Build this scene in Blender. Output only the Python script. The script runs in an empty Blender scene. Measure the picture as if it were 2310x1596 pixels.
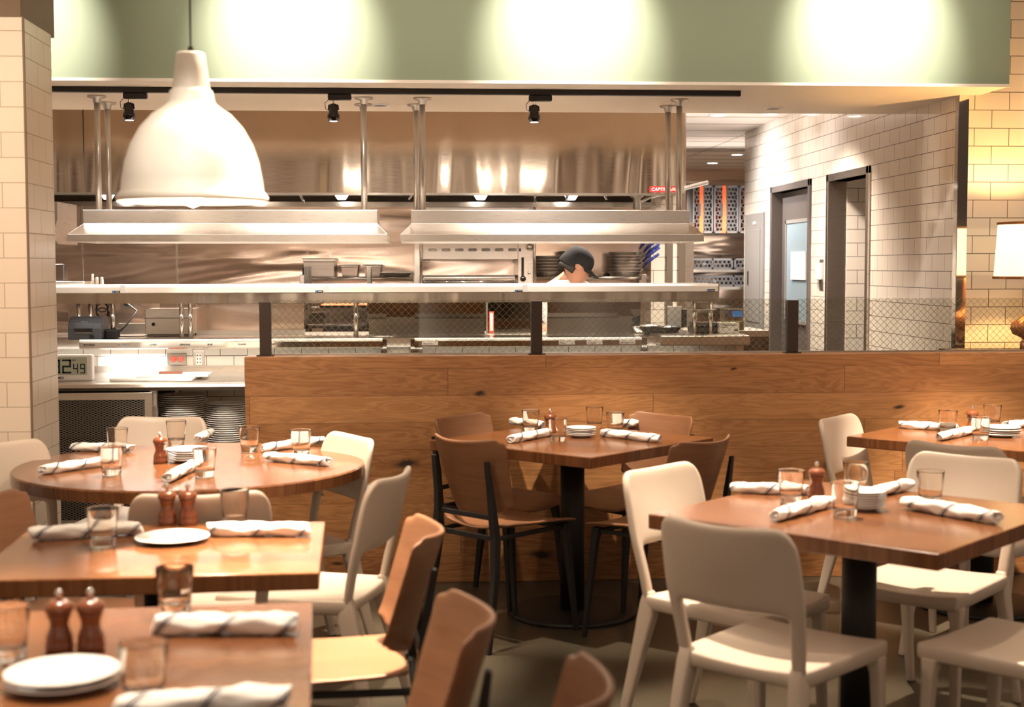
import bpy, bmesh, math, random
from mathutils import Vector, Matrix
random.seed(7)
SC = bpy.context.scene
COL = SC.collection
R = math.radians
# ------------------------------------------------------------------ camera
FPX = 3200.0; IW, IH = 2310, 1596; EYE = Vector((0, 0, 1.5))
_y, _p, _r = R(3.75), math.atan(197/FPX), R(0.09)
FW = Vector((math.sin(_y)*math.cos(_p), math.cos(_y)*math.cos(_p), -math.sin(_p)))
_r0 = Vector((math.cos(_y), -math.sin(_y), 0)); _u0 = _r0.cross(FW)
RT = _r0*math.cos(_r) - _u0*math.sin(_r); UP = _u0*math.cos(_r) + _r0*math.sin(_r)
cd = bpy.data.cameras.new('camera'); cam = bpy.data.objects.new('camera', cd); COL.objects.link(cam)
cam.matrix_world = Matrix(((RT.x, UP.x, -FW.x, 0), (RT.y, UP.y, -FW.y, 0), (RT.z, UP.z, -FW.z, EYE.z), (0, 0, 0, 1)))
cd.sensor_width = 36; cd.lens = FPX/IW*36; cd.clip_end = 100; cd.clip_start = .05
cd.dof.use_dof = True; cd.dof.focus_distance = 8.3; cd.dof.aperture_fstop = 3.2
SC.camera = cam
def ray(px, py): return FW*FPX + RT*(px-IW/2) - UP*(py-IH/2)
def onz(px, py, z): d = ray(px, py); return EYE + d*((z-EYE.z)/d.z)
def ony(px, py, y): d = ray(px, py); return EYE + d*(y/d.y)
def onx(px, py, x): d = ray(px, py); return EYE + d*(x/d.x)
# ------------------------------------------------------------------ view, world, room lights
SC.view_settings.view_transform = 'Standard'; SC.view_settings.look = 'None'
SC.view_settings.gamma = 1; SC.view_settings.use_curve_mapping = False
SC.view_settings.exposure = 0.35
W = bpy.data.worlds.new('World'); SC.world = W; W.use_nodes = True
_t = W.node_tree; _bg = _t.nodes['Background']          # dim warm room all round, brighter and darker stretches by direction
def _wn(ty, **k):
    n = _t.nodes.new(ty)
    for a, b in k.items(): setattr(n, a, b)
    return n
_tc = _wn('ShaderNodeTexCoord'); _sp = _wn('ShaderNodeSeparateXYZ'); _t.links.new(_tc.outputs['Generated'], _sp.inputs[0])
_az = _wn('ShaderNodeMath', operation='ARCTAN2'); _t.links.new(_sp.outputs[0], _az.inputs[0]); _t.links.new(_sp.outputs[1], _az.inputs[1])
_cb = _wn('ShaderNodeCombineXYZ'); _m1 = _wn('ShaderNodeMath', operation='MULTIPLY'); _m1.inputs[1].default_value = 5.5; _t.links.new(_az.outputs[0], _m1.inputs[0]); _t.links.new(_m1.outputs[0], _cb.inputs[0])
_m2 = _wn('ShaderNodeMath', operation='MULTIPLY'); _m2.inputs[1].default_value = 1.5; _t.links.new(_sp.outputs[2], _m2.inputs[0]); _t.links.new(_m2.outputs[0], _cb.inputs[1])
_nz = _wn('ShaderNodeTexNoise'); _nz.inputs['Scale'].default_value = 1.6; _nz.inputs['Detail'].default_value = 3; _t.links.new(_cb.outputs[0], _nz.inputs['Vector'])
_rp = _wn('ShaderNodeValToRGB'); e = _rp.color_ramp.elements
e[0].position = .42; e[0].color = (.06, .034, .020, 1); e[1].position = .62; e[1].color = (2.3, 1.82, 1.42, 1)
q = e.new(.52); q.color = (.40, .25, .16, 1)
_t.links.new(_nz.outputs[0], _rp.inputs[0]); _t.links.new(_rp.outputs[0], _bg.inputs[0]); _bg.inputs[1].default_value = 0.48
def area(name, loc, sx, sy, power, col=(1, .86, .70), rot=(0, 0, 0), spread=180):
    l = bpy.data.lights.new(name, 'AREA'); l.shape = 'RECTANGLE'; l.size = sx; l.size_y = sy
    l.energy = power; l.color = col; l.spread = R(spread)
    o = bpy.data.objects.new(name, l); COL.objects.link(o); o.location = loc; o.rotation_euler = rot; return o
def spot(name, loc, tgt, power, ang=40, col=(1, .88, .74), blend=.6, size=.04):
    l = bpy.data.lights.new(name, 'SPOT'); l.energy = power; l.color = col
    l.spot_size = R(ang); l.spot_blend = blend; l.shadow_soft_size = size
    o = bpy.data.objects.new(name, l); COL.objects.link(o); o.location = loc
    o.rotation_euler = (Vector(tgt)-Vector(loc)).to_track_quat('-Z', 'Y').to_euler(); return o
# dining room: ceiling spots on the tables, washers on the green bulkhead
for px in (650, 1287, 1962):
    t = ony(px, 70, 7.83); spot('bulkhead_spot_light', (t.x, 6.75, 3.55), (t.x, 7.83, t.z+.02), 430, 49, (1, .95, .90), 1, .03); spot('bulkhead_spot_light', (t.x, 6.55, 3.6), (t.x, 7.83, t.z-.05), 75, 88, (1, .90, .80), 1, .03)  # the second, wider spot is added to lift the green between the pools
t = ony(40, 60, 7.83); spot('bulkhead_spot_light', (t.x, 6.75, 3.55), (t.x, 7.83, t.z), 360, 46, (1, .95, .90), 1, .03)
for (x, y, tx, ty, pw, an) in ((.55, 5.3, .84, 6.0, 520, 32), (2.2, 5.2, 2.55, 5.95, 1300, 30), (1.3, 5.2, 1.32, 4.35, 800, 34), (.15, 3.9, -.38, 3.68, 1900, 20), (.05, 4.5, -.60, 3.66, 500, 32),
                               (-.55, 6.0, -.62, 5.4, 950, 34), (-.75, 3.25, -.75, 2.72, 520, 40), (1.45, 3.6, 1.25, 3.6, 60, 50), (-.35, 3.95, -.0, 3.9, 90, 36), (-.45, 5.0, -.45, 5.45, 520, 32), (.7, 4.6, .98, 4.45, 300, 22)):
    spot('ceiling_spot_light', (x, y, 3.5), (tx, ty, .75), pw, an, (1, .82, .63), .5, .035)
spot('column_fill_light', (-1.9, 3.6, 3.4), (-1.9, 6.0, 1.5), 330, 60, (1, .82, .64), 1, .05)  # unseen spot added to brighten the tiled column
for x in (-.3, 1.9, 3.2): spot('wall_wash_light', (x, 5.2, 3.6), (x, 6.7, .98), 150, 54, (1, .80, .60), 1, .05)
area('dining_soft_fill', (.3, 3.6, 3.7), 5, 4, 30, (1, .78, .58))  # soft overhead fill without a fixture
area('dining_rear_fill', (0, -1.2, 2.6), 4, 1.6, 3, (1, .82, .64), (R(70), 0, 0))  # added fill from behind the camera, no real lamp there
# kitchen: small downlights in its ceiling
for x, y, p in ((-2.6, 9.8, 150), (-1.3, 9.8, 150), (.0, 9.8, 150), (1.3, 9.8, 130), (2.58, 10.4, 160), (2.58, 12.17, 60), (2.35, 13.6, 90), (3.7, 16.43, 130), (3.2, 14.6, 170), (3.7, 17.8, 120), (2.4, 16, 120)):
    spot('kitchen_down_light', (x, y, 2.74), (x, y, 0), p*2.3, 120, (1, .86, .74), .9, .07)
for y in (11.2, 12.7): spot('kitchen_wall_light', (1.95, y, 2.72), (3.18, y, 2.0), 190, 84, (.98, .96, .97), 1, .05)
_b = ony(268, 815, 8.35); spot('board_fill_light', (-.3, 1.5, 3.3), (_b.x+.10, 8.30, .93), 9000, 3.4, (1, .96, .90), .8, .03)  # added narrow spot from across the room, burns out the tiles and board
_b = ony(470, 930, 7.8); spot('plate_fill_light', (-.95, 4.9, 2.9), (_b.x, 7.85, .60), 420, 20, (1, .88, .72), 1, .03)  # added spot that lifts the plate stacks under the counter
spot('ceiling_bounce_light', (2.5, 11.6, 1.5), (2.5, 11.6, 2.8), 70, 150, (1, .88, .78), 1, .4); spot('ceiling_bounce_light', (3.3, 15.0, 1.3), (3.3, 15.5, 2.8), 90, 150, (1, .88, .78), 1, .4)  # unseen upward spots standing in for light bounced off floor and steel
area('ledge_fill_light', (-.3, 8.215, 1.022), 3.9, .02, 1.5, (1, .93, .82), (R(28), 0, 0))  # invented strip under the ledge, brightens the tiles below
# ------------------------------------------------------------------ materials
M = {}
def mat(name, col=(.8, .8, .8), rough=.5, metal=0, **kw):
    m = bpy.data.materials.new(name); m.use_nodes = True; b = m.node_tree.nodes['Principled BSDF']
    b.inputs['Base Color'].default_value = (*col, 1); b.inputs['Roughness'].default_value = rough; b.inputs['Metallic'].default_value = metal
    for k, v in kw.items():
        b.inputs[k].default_value = v
    M[name] = m; return m
class N:
    def __init__(s, m): s.t = m.node_tree; s.b = s.t.nodes['Principled BSDF']; s.out = s.t.nodes['Material Output']
    def new(s, ty, **kw):
        n = s.t.nodes.new(ty)
        for k, v in kw.items(): setattr(n, k, v)
        return n
    def ln(s, a, b): s.t.links.new(a, b)
    def val(s, inp, v):
        if hasattr(v, 'is_output') or isinstance(v, bpy.types.NodeSocket): s.ln(v, inp)
        else: inp.default_value = v
    def math(s, op, a, b=0.0, c=0.0):
        n = s.new('ShaderNodeMath', operation=op); s.val(n.inputs[0], a); s.val(n.inputs[1], b); s.val(n.inputs[2], c); return n.outputs[0]
    def xyz(s):
        tc = s.new('ShaderNodeTexCoord'); sp = s.new('ShaderNodeSeparateXYZ'); s.ln(tc.outputs['Object'], sp.inputs[0]); return sp.outputs
    def vec(s, x, y, z=0.0):
        n = s.new('ShaderNodeCombineXYZ'); s.val(n.inputs[0], x); s.val(n.inputs[1], y); s.val(n.inputs[2], z); return n.outputs[0]
    def noise(s, v, scale=5, detail=3, dist=0, rough=.5):
        n = s.new('ShaderNodeTexNoise'); s.ln(v, n.inputs['Vector']); n.inputs['Scale'].default_value = scale
        n.inputs['Detail'].default_value = detail; n.inputs['Distortion'].default_value = dist; n.inputs['Roughness'].default_value = rough; return n.outputs[0]
    def ramp(s, f, pts):
        n = s.new('ShaderNodeValToRGB'); s.ln(f, n.inputs[0]); e = n.color_ramp.elements
        while len(e) < len(pts): e.new(.5)
        for i, (p, c) in enumerate(pts): e[i].position = p; e[i].color = (*c, 1) if len(c) == 3 else c
        return n.outputs[0]
    def mix(s, f, a, b, mode='MIX'):
        n = s.new('ShaderNodeMix', data_type='RGBA', blend_type=mode); s.val(n.inputs[0], f)
        for i, v in ((6, a), (7, b)):
            if isinstance(v, tuple): n.inputs[i].default_value = (*v, 1)
            else: s.ln(v, n.inputs[i])
        return n.outputs[2]
    def bump(s, h, st=.2, d=.01):
        n = s.new('ShaderNodeBump'); s.ln(h, n.inputs['Height']); n.inputs['Strength'].default_value = st; n.inputs['Distance'].default_value = d
        s.ln(n.outputs[0], s.b.inputs['Normal'])
def steel(name, col, rough, sx=2.5, sz=.5, st=.25, dist=.03, metal=1, fine=True):
    m = mat(name, col, rough, metal); n = N(m); x, y, z = n.xyz()
    v = n.vec(n.math('MULTIPLY', x, sx), n.math('MULTIPLY', y, sx), n.math('MULTIPLY', z, sz))
    h = n.noise(v, 1.0, 2, .6); n.bump(h, st, dist)
    if fine:
        v2 = n.vec(n.math('MULTIPLY', x, 8), n.math('MULTIPLY', y, 8), n.math('MULTIPLY', z, 500))
        f = n.noise(v2, 1, 2); r = n.math('MULTIPLY_ADD', f, .16, rough-.08); n.ln(r, n.b.inputs['Roughness'])
    return m
steel('hood_steel', (.74, .62, .50), .13, 1.6, .22, .55, .10)
steel('wall_steel', (.86, .69, .58), .20, .55, 2.6, .55, .10)
steel('steel', (.66, .60, .54), .30, 2.5, 1.2, .2, .02)
steel('dark_steel', (.20, .18, .16), .16, 1.5, 1.5, .15, .02)
steel('shelf_steel', (.60, .53, .46), .22, 3.5, .3, .4, .06)
mat('dark_mirror', (.17, .145, .12), .04, 1); mat('pan_alum', (.62, .56, .50), .35, .75); mat('galvanised', (.62, .58, .53), .38, 1)
mat('cream_metal', (.78, .72, .64), .35, .3)
mat('bright_steel', (.75, .70, .64), .18, 1)
mat('chrome', (.8, .78, .75), .08, 1)
mat('black', (.012, .010, .009), .5); mat('black_gloss', (.015, .013, .012), .2); mat('black_metal', (.010, .008, .007), .55, 0)
mat('charcoal', (.085, .09, .10), .45); mat('dark_bronze', (.035, .020, .013), .45, .2)
mat('red', (.55, .03, .03), .4); mat('orange', (.95, .16, .05), .5); mat('outlet_red', (.85, .10, .05), .4)
mat('white', (.85, .83, .80), .4); mat('white_plate', (.88, .86, .83), .12); mat('paper', (.80, .76, .68), .7)
mat('blue', (.035, .055, .24), .4); mat('tape_blue', (.05, .25, .75), .5); mat('rack_grey', (.16, .16, .17), .5); mat('rack_dark', (.06, .06, .065), .5)
mat('cream_paint', (.72, .62, .50), .7); mat('kitchen_ceiling', (.88, .80, .74), .7); mat('brown_paint', (.17, .105, .06), .7)
mat('door_grey', (.12, .10, .09), .45); mat('panel_grey', (.27, .25, .23), .4)
mat('skin', (.40, .19, .11), .5); mat('hair', (.02, .013, .01), .6); mat('cap_cloth', (.009, .008, .009), .9); mat('white_cloth', (.75, .74, .72), .8)
mat('lcd', (.48, .52, .40), .35); mat('lcd_ink', (.02, .025, .04), .5); mat('knife_wood', (.28, .09, .05), .4); mat('cut_board', (.85, .84, .80), .4)
mat('cable', (.012, .012, .012), .4); mat('olive', (.12, .12, .02), .4); mat('food', (.55, .15, .06), .6); mat('gold_wood', (.42, .18, .07), .25, .4)
mat('enamel', (.82, .74, .62), .5)
mat('alum_wrap', (.8, .8, .8), .3, 1)
m = mat('white_plastic', (.64, .525, .42), .38)
m = mat('mill_wood', (.20, .055, .018), .15); m.node_tree.nodes['Principled BSDF'].inputs['Coat Weight'].default_value = .6
def emis(name, col, st):
    m = mat(name, (0, 0, 0), .5); b = m.node_tree.nodes['Principled BSDF']
    b.inputs['Emission Color'].default_value = (*col, 1); b.inputs['Emission Strength'].default_value = st; return m
emis('tube_light', (1, .93, .84), 9); emis('lamp_disc', (1, .93, .84), 8); emis('bulb', (1, .85, .65), 14); emis('pink_led', (1, .35, .4), 2)
emis('spot_face', (.8, .85, 1), 5)
m = mat('lamp_shade', (.9, .78, .55), .8); b = m.node_tree.nodes['Principled BSDF']
b.inputs['Emission Color'].default_value = (1, .74, .40, 1); b.inputs['Emission Strength'].default_value = 1.6
# green paint, faint roller texture
m = mat('green_paint', (.235, .265, .165), .75); n = N(m); x, y, z = n.xyz(); n.bump(n.noise(n.vec(x, y, z), 90, 2), .08, .003)
# clear glass
def glassmat(name, col=(1, 1, 1), rough=0):
    m = mat(name, col, rough); b = m.node_tree.nodes['Principled BSDF']
    b.inputs['Transmission Weight'].default_value = 1; b.inputs['IOR'].default_value = 1.46; return m
glassmat('glass', (.99, .97, .94)); 
# thin pane with diagonal wire inside
m = mat('wired_glass', (.22, .16, .10), .5); n = N(m); x, y, z = n.xyz()
def dl(a):
    f = n.math('FRACT', n.math('DIVIDE', a, .033)); return n.math('LESS_THAN', f, .036)
w = n.math('MAXIMUM', dl(n.math('ADD', x, z)), dl(n.math('SUBTRACT', x, z)))
tr = n.new('ShaderNodeBsdfTransparent'); tr.inputs[0].default_value = (.93, .94, .91, 1)
gl = n.new('ShaderNodeBsdfGlossy'); gl.inputs['Roughness'].default_value = .01
lw = n.new('ShaderNodeFresnel'); lw.inputs[0].default_value = 1.5
mx = n.new('ShaderNodeMixShader'); n.ln(lw.outputs[0], mx.inputs[0]); n.ln(tr.outputs[0], mx.inputs[1]); n.ln(gl.outputs[0], mx.inputs[2])
m2 = n.new('ShaderNodeMixShader'); n.ln(w, m2.inputs[0]); n.ln(mx.outputs[0], m2.inputs[1]); n.ln(n.b.outputs[0], m2.inputs[2]); n.ln(m2.outputs[0], n.out.inputs[0])
# thin clear plastic
m = mat('clear_plastic'); n = N(m); tr = n.new('ShaderNodeBsdfTransparent'); tr.inputs[0].default_value = (.8, .8, .78, 1)
gl = n.new('ShaderNodeBsdfGlossy'); gl.inputs['Roughness'].default_value = .15; mx = n.new('ShaderNodeMixShader'); mx.inputs[0].default_value = .25
n.ln(tr.outputs[0], mx.inputs[1]); n.ln(gl.outputs[0], mx.inputs[2]); n.ln(mx.outputs[0], n.out.inputs[0])
def tile(name, w, h, c1, c2, mortar, ms=.0022, rough=.08, off=(0, 0), warp=.12):
    m = mat(name, c1, rough); n = N(m); x, y, z = n.xyz()
    u = n.math('ADD', n.math('ADD', x, y), off[0]); v = n.math('ADD', z, off[1]); vv = n.vec(u, v)
    b = n.new('ShaderNodeTexBrick'); n.ln(vv, b.inputs['Vector']); b.offset = .5
    b.inputs['Color1'].default_value = (*c1, 1); b.inputs['Color2'].default_value = (*c2, 1); b.inputs['Mortar'].default_value = (*mortar, 1)
    b.inputs['Scale'].default_value = 1; b.inputs['Mortar Size'].default_value = ms; b.inputs['Mortar Smooth'].default_value = .1
    b.inputs['Bias'].default_value = 0; b.inputs['Brick Width'].default_value = w; b.inputs['Row Height'].default_value = h
    n.ln(b.outputs['Color'], n.b.inputs['Base Color'])
    r = n.math('MULTIPLY_ADD', b.outputs['Fac'], .6, rough); n.ln(r, n.b.inputs['Roughness'])
    hgt = n.math('ADD', n.math('MULTIPLY', b.outputs['Fac'], -1.0), n.math('MULTIPLY', n.noise(n.vec(u, v), 9, 1), .35)); n.bump(hgt, .25, .004)
    return m
tile('tile_dark_grout', .2095, .1055, (.74, .66, .56), (.70, .62, .53), (.10, .075, .055), .0022, .07, (.02, .012))
tile('tile_pass', .157, .080, (.76, .73, .66), (.73, .69, .62), (.10, .08, .06), .0018, .10, (.03, .058))
tile('tile_column', .2095, .1045, (.74, .60, .46), (.71, .575, .44), (.42, .32, .22), .0020, .28, (.06, .03))
# long oak boards
def planks(name, h, L, ca, cb, knots=True, rough=.45, ax=0, seam=.012, gs=1.0):
    m = mat(name, ca, rough); n = N(m); o = n.xyz(); x = o[ax]; z = o[2] if ax != 2 else o[0]
    if name.startswith('table'): z = o[1]
    rz = n.math('DIVIDE', z, h); row = n.math('FLOOR', rz)
    wn = n.new('ShaderNodeTexWhiteNoise', noise_dimensions='1D'); n.ln(n.math('ADD', row, 3.3), wn.inputs['W'])
    xo = n.math('ADD', n.math('DIVIDE', x, L), n.math('MULTIPLY', wn.outputs[0], 5.3)); cl = n.math('FLOOR', xo)
    w2 = n.new('ShaderNodeTexWhiteNoise', noise_dimensions='2D'); n.ln(n.vec(row, cl), w2.inputs['Vector']); idn = w2.outputs[0]
    gx = n.math('MULTIPLY', x, .9*gs); gz = n.math('MULTIPLY_ADD', z, 7*gs, n.math('MULTIPLY', idn, 31.0))
    g1 = n.noise(n.vec(gx, gz, idn), 1.6, 4, 1.4)
    rings = n.math('FRACT', n.math('MULTIPLY', g1, 9.0)); rings = n.math('ABSOLUTE', n.math('SUBTRACT', rings, .5))
    fine = n.noise(n.vec(n.math('MULTIPLY', x, 9), n.math('MULTIPLY', z, 220)), 1, 3)
    f = n.math('ADD', n.math('MULTIPLY', rings, .60), n.math('ADD', n.math('MULTIPLY', fine, .35), n.math('MULTIPLY', idn, .38)))
    c = n.ramp(f, [(.12, cb), (.80, ca)])
    if knots:
        kv = n.new('ShaderNodeTexVoronoi', voronoi_dimensions='2D'); 
        wob = n.noise(n.vec(x, z), 14, 2)
        n.ln(n.vec(n.math('MULTIPLY', x, 1.5), n.math('MULTIPLY_ADD', z, 4.2, n.math('MULTIPLY', wob, .16))), kv.inputs['Vector']); kv.inputs['Scale'].default_value = 1
        kd = kv.outputs['Distance']; sep = n.new('ShaderNodeSeparateColor'); n.ln(kv.outputs['Color'], sep.inputs[0])
        rad = n.math('MULTIPLY', sep.outputs[0], .12)
        k = n.math('SUBTRACT', 1.0, n.math('SMOOTH_MIN', n.math('DIVIDE', kd, n.math('ADD', rad, .004)), 1.0, .25))
        k = n.math('MULTIPLY', n.math('MAXIMUM', k, 0.0), n.math('GREATER_THAN', sep.outputs[1], .30))
        halo = n.math('MULTIPLY', n.math('MAXIMUM', n.math('SUBTRACT', 1.0, n.math('DIVIDE', kd, .22)), 0.0), .35)
        c = n.mix(halo, c, (ca[0]*.55, ca[1]*.48, ca[2]*.4)); c = n.mix(n.math('MINIMUM', n.math('MULTIPLY', k, 1.6), 1.0), c, (.03, .015, .008))
    sz = n.math('LESS_THAN', n.math('FRACT', rz), seam); sx = n.math('LESS_THAN', n.math('FRACT', xo), .0012/L*2)
    s = n.math('MAXIMUM', sz, sx); c = n.mix(n.math('MULTIPLY', s, .8), c, (.035, .018, .01)); n.ln(c, n.b.inputs['Base Color'])
    hgt = n.math('SUBTRACT', n.math('MULTIPLY', fine, .1), s); n.bump(hgt, .25, .004); return m
planks('oak_boards', .1275, 1.9, (.47, .225, .085), (.20, .075, .022))
planks('table_wood', .105, 2.5, (.25, .100, .036), (.10, .034, .012), False, .20, seam=.004, gs=2)
def veneer(name, ca, cb, rough=.4):
    m = mat(name, ca, rough); n = N(m); x, y, z = n.xyz()
    g = n.noise(n.vec(n.math('MULTIPLY', x, 3), n.math('MULTIPLY', y, 3), n.math('MULTIPLY', z, 30)), 1.5, 4, .6)
    n.ln(n.ramp(g, [(.3, cb), (.7, ca)]), n.b.inputs['Base Color']); return m
veneer('brown_shell', (.27, .125, .06), (.215, .095, .045), .42)
# concrete floor
m = mat('concrete', (.1, .09, .07), .35); n = N(m); x, y, z = n.xyz(); v = n.vec(x, y, 0)
a = n.noise(v, 1.3, 5, .5); bq = n.noise(v, 140, 2); f = n.math('ADD', n.math('MULTIPLY', a, .6), n.math('MULTIPLY', bq, .48))
n.ln(n.ramp(f, [(.38, (.032, .026, .017)), (.60, (.065, .053, .034)), (.78, (.11, .09, .06))]), n.b.inputs['Base Color'])
n.ln(n.math('MULTIPLY_ADD', a, .3, .22), n.b.inputs['Roughness']); n.bump(bq, .08, .002)
# rolled linen with navy stripes that spiral round the roll
m = mat('napkin_cloth', (.86, .82, .77), .85); n = N(m); x, y, z = n.xyz()
ang = n.math('ARCTAN2', z, y); s = n.math('FLOORED_MODULO', n.math('MULTIPLY_ADD', ang, .020, n.math('ADD', x, 1.0)), .12566)
def band(c, w): return n.math('LESS_THAN', n.math('ABSOLUTE', n.math('SUBTRACT', s, c)), w)
st = n.math('MAXIMUM', band(.060, .0040), n.math('MAXIMUM', band(.069, .0012), band(.051, .0012)))
n.ln(n.mix(st, (.86, .82, .77), (.035, .035, .07)), n.b.inputs['Base Color']); n.bump(n.noise(n.vec(x, y, z), 35, 3, .8), .5, .006)
# expanded metal mesh: holes cut by transparency
m = mat('expanded_mesh', (.34, .31, .28), .4, .9); n = N(m); x, y, z = n.xyz()
a_ = n.math('DIVIDE', x, .030); b_ = n.math('DIVIDE', z, .0125)
def ml(q): return n.math('LESS_THAN', n.math('ABSOLUTE', n.math('SUBTRACT', n.math('FRACT', q), .5)), .11)
k = n.math('MAXIMUM', ml(n.math('ADD', a_, b_)), ml(n.math('SUBTRACT', a_, b_)))
tr = n.new('ShaderNodeBsdfTransparent'); mx = n.new('ShaderNodeMixShader'); n.ln(k, mx.inputs[0]); n.ln(tr.outputs[0], mx.inputs[1]); n.ln(n.b.outputs[0], mx.inputs[2]); n.ln(mx.outputs[0], n.out.inputs[0])
# ------------------------------------------------------------------ mesh helpers
def fin(bm, name, mt, parent=None, smooth=False, loc=None, bevel=0, sub=0, solid=0, recalc=True):
    if recalc: bmesh.ops.recalc_face_normals(bm, faces=bm.faces)
    me = bpy.data.meshes.new(name); bm.to_mesh(me); bm.free()
    for q in (mt if isinstance(mt, (list, tuple)) else [mt]): me.materials.append(M[q] if isinstance(q, str) else q)
    if smooth: me.polygons.foreach_set('use_smooth', [True]*len(me.polygons))
    o = bpy.data.objects.new(name, me); COL.objects.link(o)
    if parent is not None: o.parent = parent
    if loc is not None: o.location = loc
    if solid: k = o.modifiers.new('s', 'SOLIDIFY'); k.thickness = solid; k.offset = 0
    if bevel: k = o.modifiers.new('b', 'BEVEL'); k.width = bevel; k.segments = 2; k.limit_method = 'ANGLE'
    if sub: k = o.modifiers.new('u', 'SUBSURF'); k.levels = sub; k.render_levels = sub
    return o
def B(): return bmesh.new()
def box(bm, x0, x1, y0, y1, z0, z1, mi=0):
    v = [bm.verts.new(p) for p in ((x0,y0,z0),(x1,y0,z0),(x1,y1,z0),(x0,y1,z0),(x0,y0,z1),(x1,y0,z1),(x1,y1,z1),(x0,y1,z1))]
    for f in ((0,3,2,1),(4,5,6,7),(0,1,5,4),(1,2,6,5),(2,3,7,6),(3,0,4,7)):
        bm.faces.new([v[i] for i in f]).material_index = mi
    return bm
def Bx(*a): return box(B(), *a)
def lathe(bm, prof, seg=32, c=(0, 0, 0), cap=True, axis='z'):
    rings = []
    for r, h in prof:
        ring = []
        for i in range(seg):
            t = 2*math.pi*i/seg; a, b = r*math.cos(t), r*math.sin(t)
            p = (a, b, h) if axis == 'z' else ((h, a, b) if axis == 'x' else (a, h, b))
            ring.append(bm.verts.new((p[0]+c[0], p[1]+c[1], p[2]+c[2])))
        rings.append(ring)
    for a, b in zip(rings, rings[1:]):
        for i in range(seg): bm.faces.new((a[i], a[(i+1) % seg], b[(i+1) % seg], b[i]))
    if cap:
        for ring in (rings[0], rings[-1]): bm.faces.new(ring)
    return bm
def tube(bm, pts, r, seg=10, cap=True):
    pts = [Vector(p) for p in pts]; rings = []; nrm = None
    for i, p in enumerate(pts):
        d = (pts[min(i+1, len(pts)-1)]-pts[max(i-1, 0)]).normalized()
        if nrm is None: nrm = d.orthogonal().normalized()
        nrm = (nrm - d*nrm.dot(d)).normalized(); bn = d.cross(nrm); rr = r[i] if isinstance(r, (list, tuple)) else r
        rings.append([bm.verts.new(p + nrm*rr*math.cos(2*math.pi*k/seg) + bn*rr*math.sin(2*math.pi*k/seg)) for k in range(seg)])
    for a, b in zip(rings, rings[1:]):
        for i in range(seg): bm.faces.new((a[i], a[(i+1) % seg], b[(i+1) % seg], b[i]))
    if cap: bm.faces.new(rings[0]); bm.faces.new(rings[-1])
    return bm
def sweep(bm, secs):                       # rectangular sections: (centre, half x, half y)
    rings = [[bm.verts.new((c[0]+sx*hx, c[1]+sy*hy, c[2])) for sx, sy in ((-1,-1),(1,-1),(1,1),(-1,1))] for c, hx, hy in secs]
    for a, b in zip(rings, rings[1:]):
        for i in range(4): bm.faces.new((a[i], a[(i+1) % 4], b[(i+1) % 4], b[i]))
    bm.faces.new(rings[0]); bm.faces.new(rings[-1]); return bm
def prism(bm, prof, x0, x1, mi=0):         # profile in (y, z) extruded along x
    a = [bm.verts.new((x0, y, z)) for y, z in prof]; b = [bm.verts.new((x1, y, z)) for y, z in prof]; k = len(prof)
    for i in range(k): bm.faces.new((a[i], a[(i+1) % k], b[(i+1) % k], b[i])).material_index = mi
    bm.faces.new(a); bm.faces.new(b); return bm
def slab(bm, xs, ys, top, bot):            # closed grid slab; xs, ys in [-1,1], top/bot map (u,v) -> point
    T_ = [[bm.verts.new(top(u, v)) for u in xs] for v in ys]; U_ = [[bm.verts.new(bot(u, v)) for u in xs] for v in ys]
    nx, ny = len(xs), len(ys)
    for j in range(ny-1):
        for i in range(nx-1):
            bm.faces.new((T_[j][i], T_[j][i+1], T_[j+1][i+1], T_[j+1][i])); bm.faces.new((U_[j][i], U_[j+1][i], U_[j+1][i+1], U_[j][i+1]))
    for j in range(ny-1):
        for i in (0, nx-1): bm.faces.new((T_[j][i], T_[j+1][i], U_[j+1][i], U_[j][i]))
    for i in range(nx-1):
        for j in (0, ny-1): bm.faces.new((T_[j][i], T_[j][i+1], U_[j][i+1], U_[j][i]))
    return bm
def tag(o, label=None, cat=None, group=None, kind=None):
    if label: o['label'] = label
    if cat: o['category'] = cat
    if group: o['group'] = group
    if kind: o['kind'] = kind
    return o
def E(name, label, cat, loc=(0, 0, 0), rz=0, group=None):
    o = bpy.data.objects.new(name, None); COL.objects.link(o); o.empty_display_size = .1
    o.location = loc; o.rotation_euler = (0, 0, rz); return tag(o, label, cat, group)
def struct(name, bm, m, **k): o = fin(bm, name, m, **k); o['kind'] = 'structure'; return o
def dup(o, parent=None):
    c = o.copy(); COL.objects.link(c)
    if parent is not None: c.parent = parent
    for ch in KIDS.get(o.name, ()): dup(ch, c)
    return c
KIDS = {}
def reg(root):
    for o in COL.objects:
        if o.parent is not None:
            KIDS.setdefault(o.parent.name, [])
            if o not in KIDS[o.parent.name]: KIDS[o.parent.name].append(o)
def text(s, size, mt, parent, loc, rot=(R(90), 0, 0), name='lettering', bold=0, ext=.0006, shear=0):
    cu = bpy.data.curves.new('t', 'FONT'); cu.body = s; cu.size = size; cu.extrude = ext; cu.offset = bold; cu.shear = shear
    o = bpy.data.objects.new('t', cu); COL.objects.link(o); bpy.context.view_layer.update()
    me = bpy.data.meshes.new_from_object(o.evaluated_get(bpy.context.evaluated_depsgraph_get()))
    bpy.data.objects.remove(o); me.materials.clear(); me.materials.append(M[mt])
    q = bpy.data.objects.new(name, me); COL.objects.link(q); q.parent = parent; q.location = loc; q.rotation_euler = rot; return q
# ------------------------------------------------------------------ the room
struct('floor', Bx(-5, 7, -2.5, 19.2, -.1, 0), 'concrete')
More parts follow.
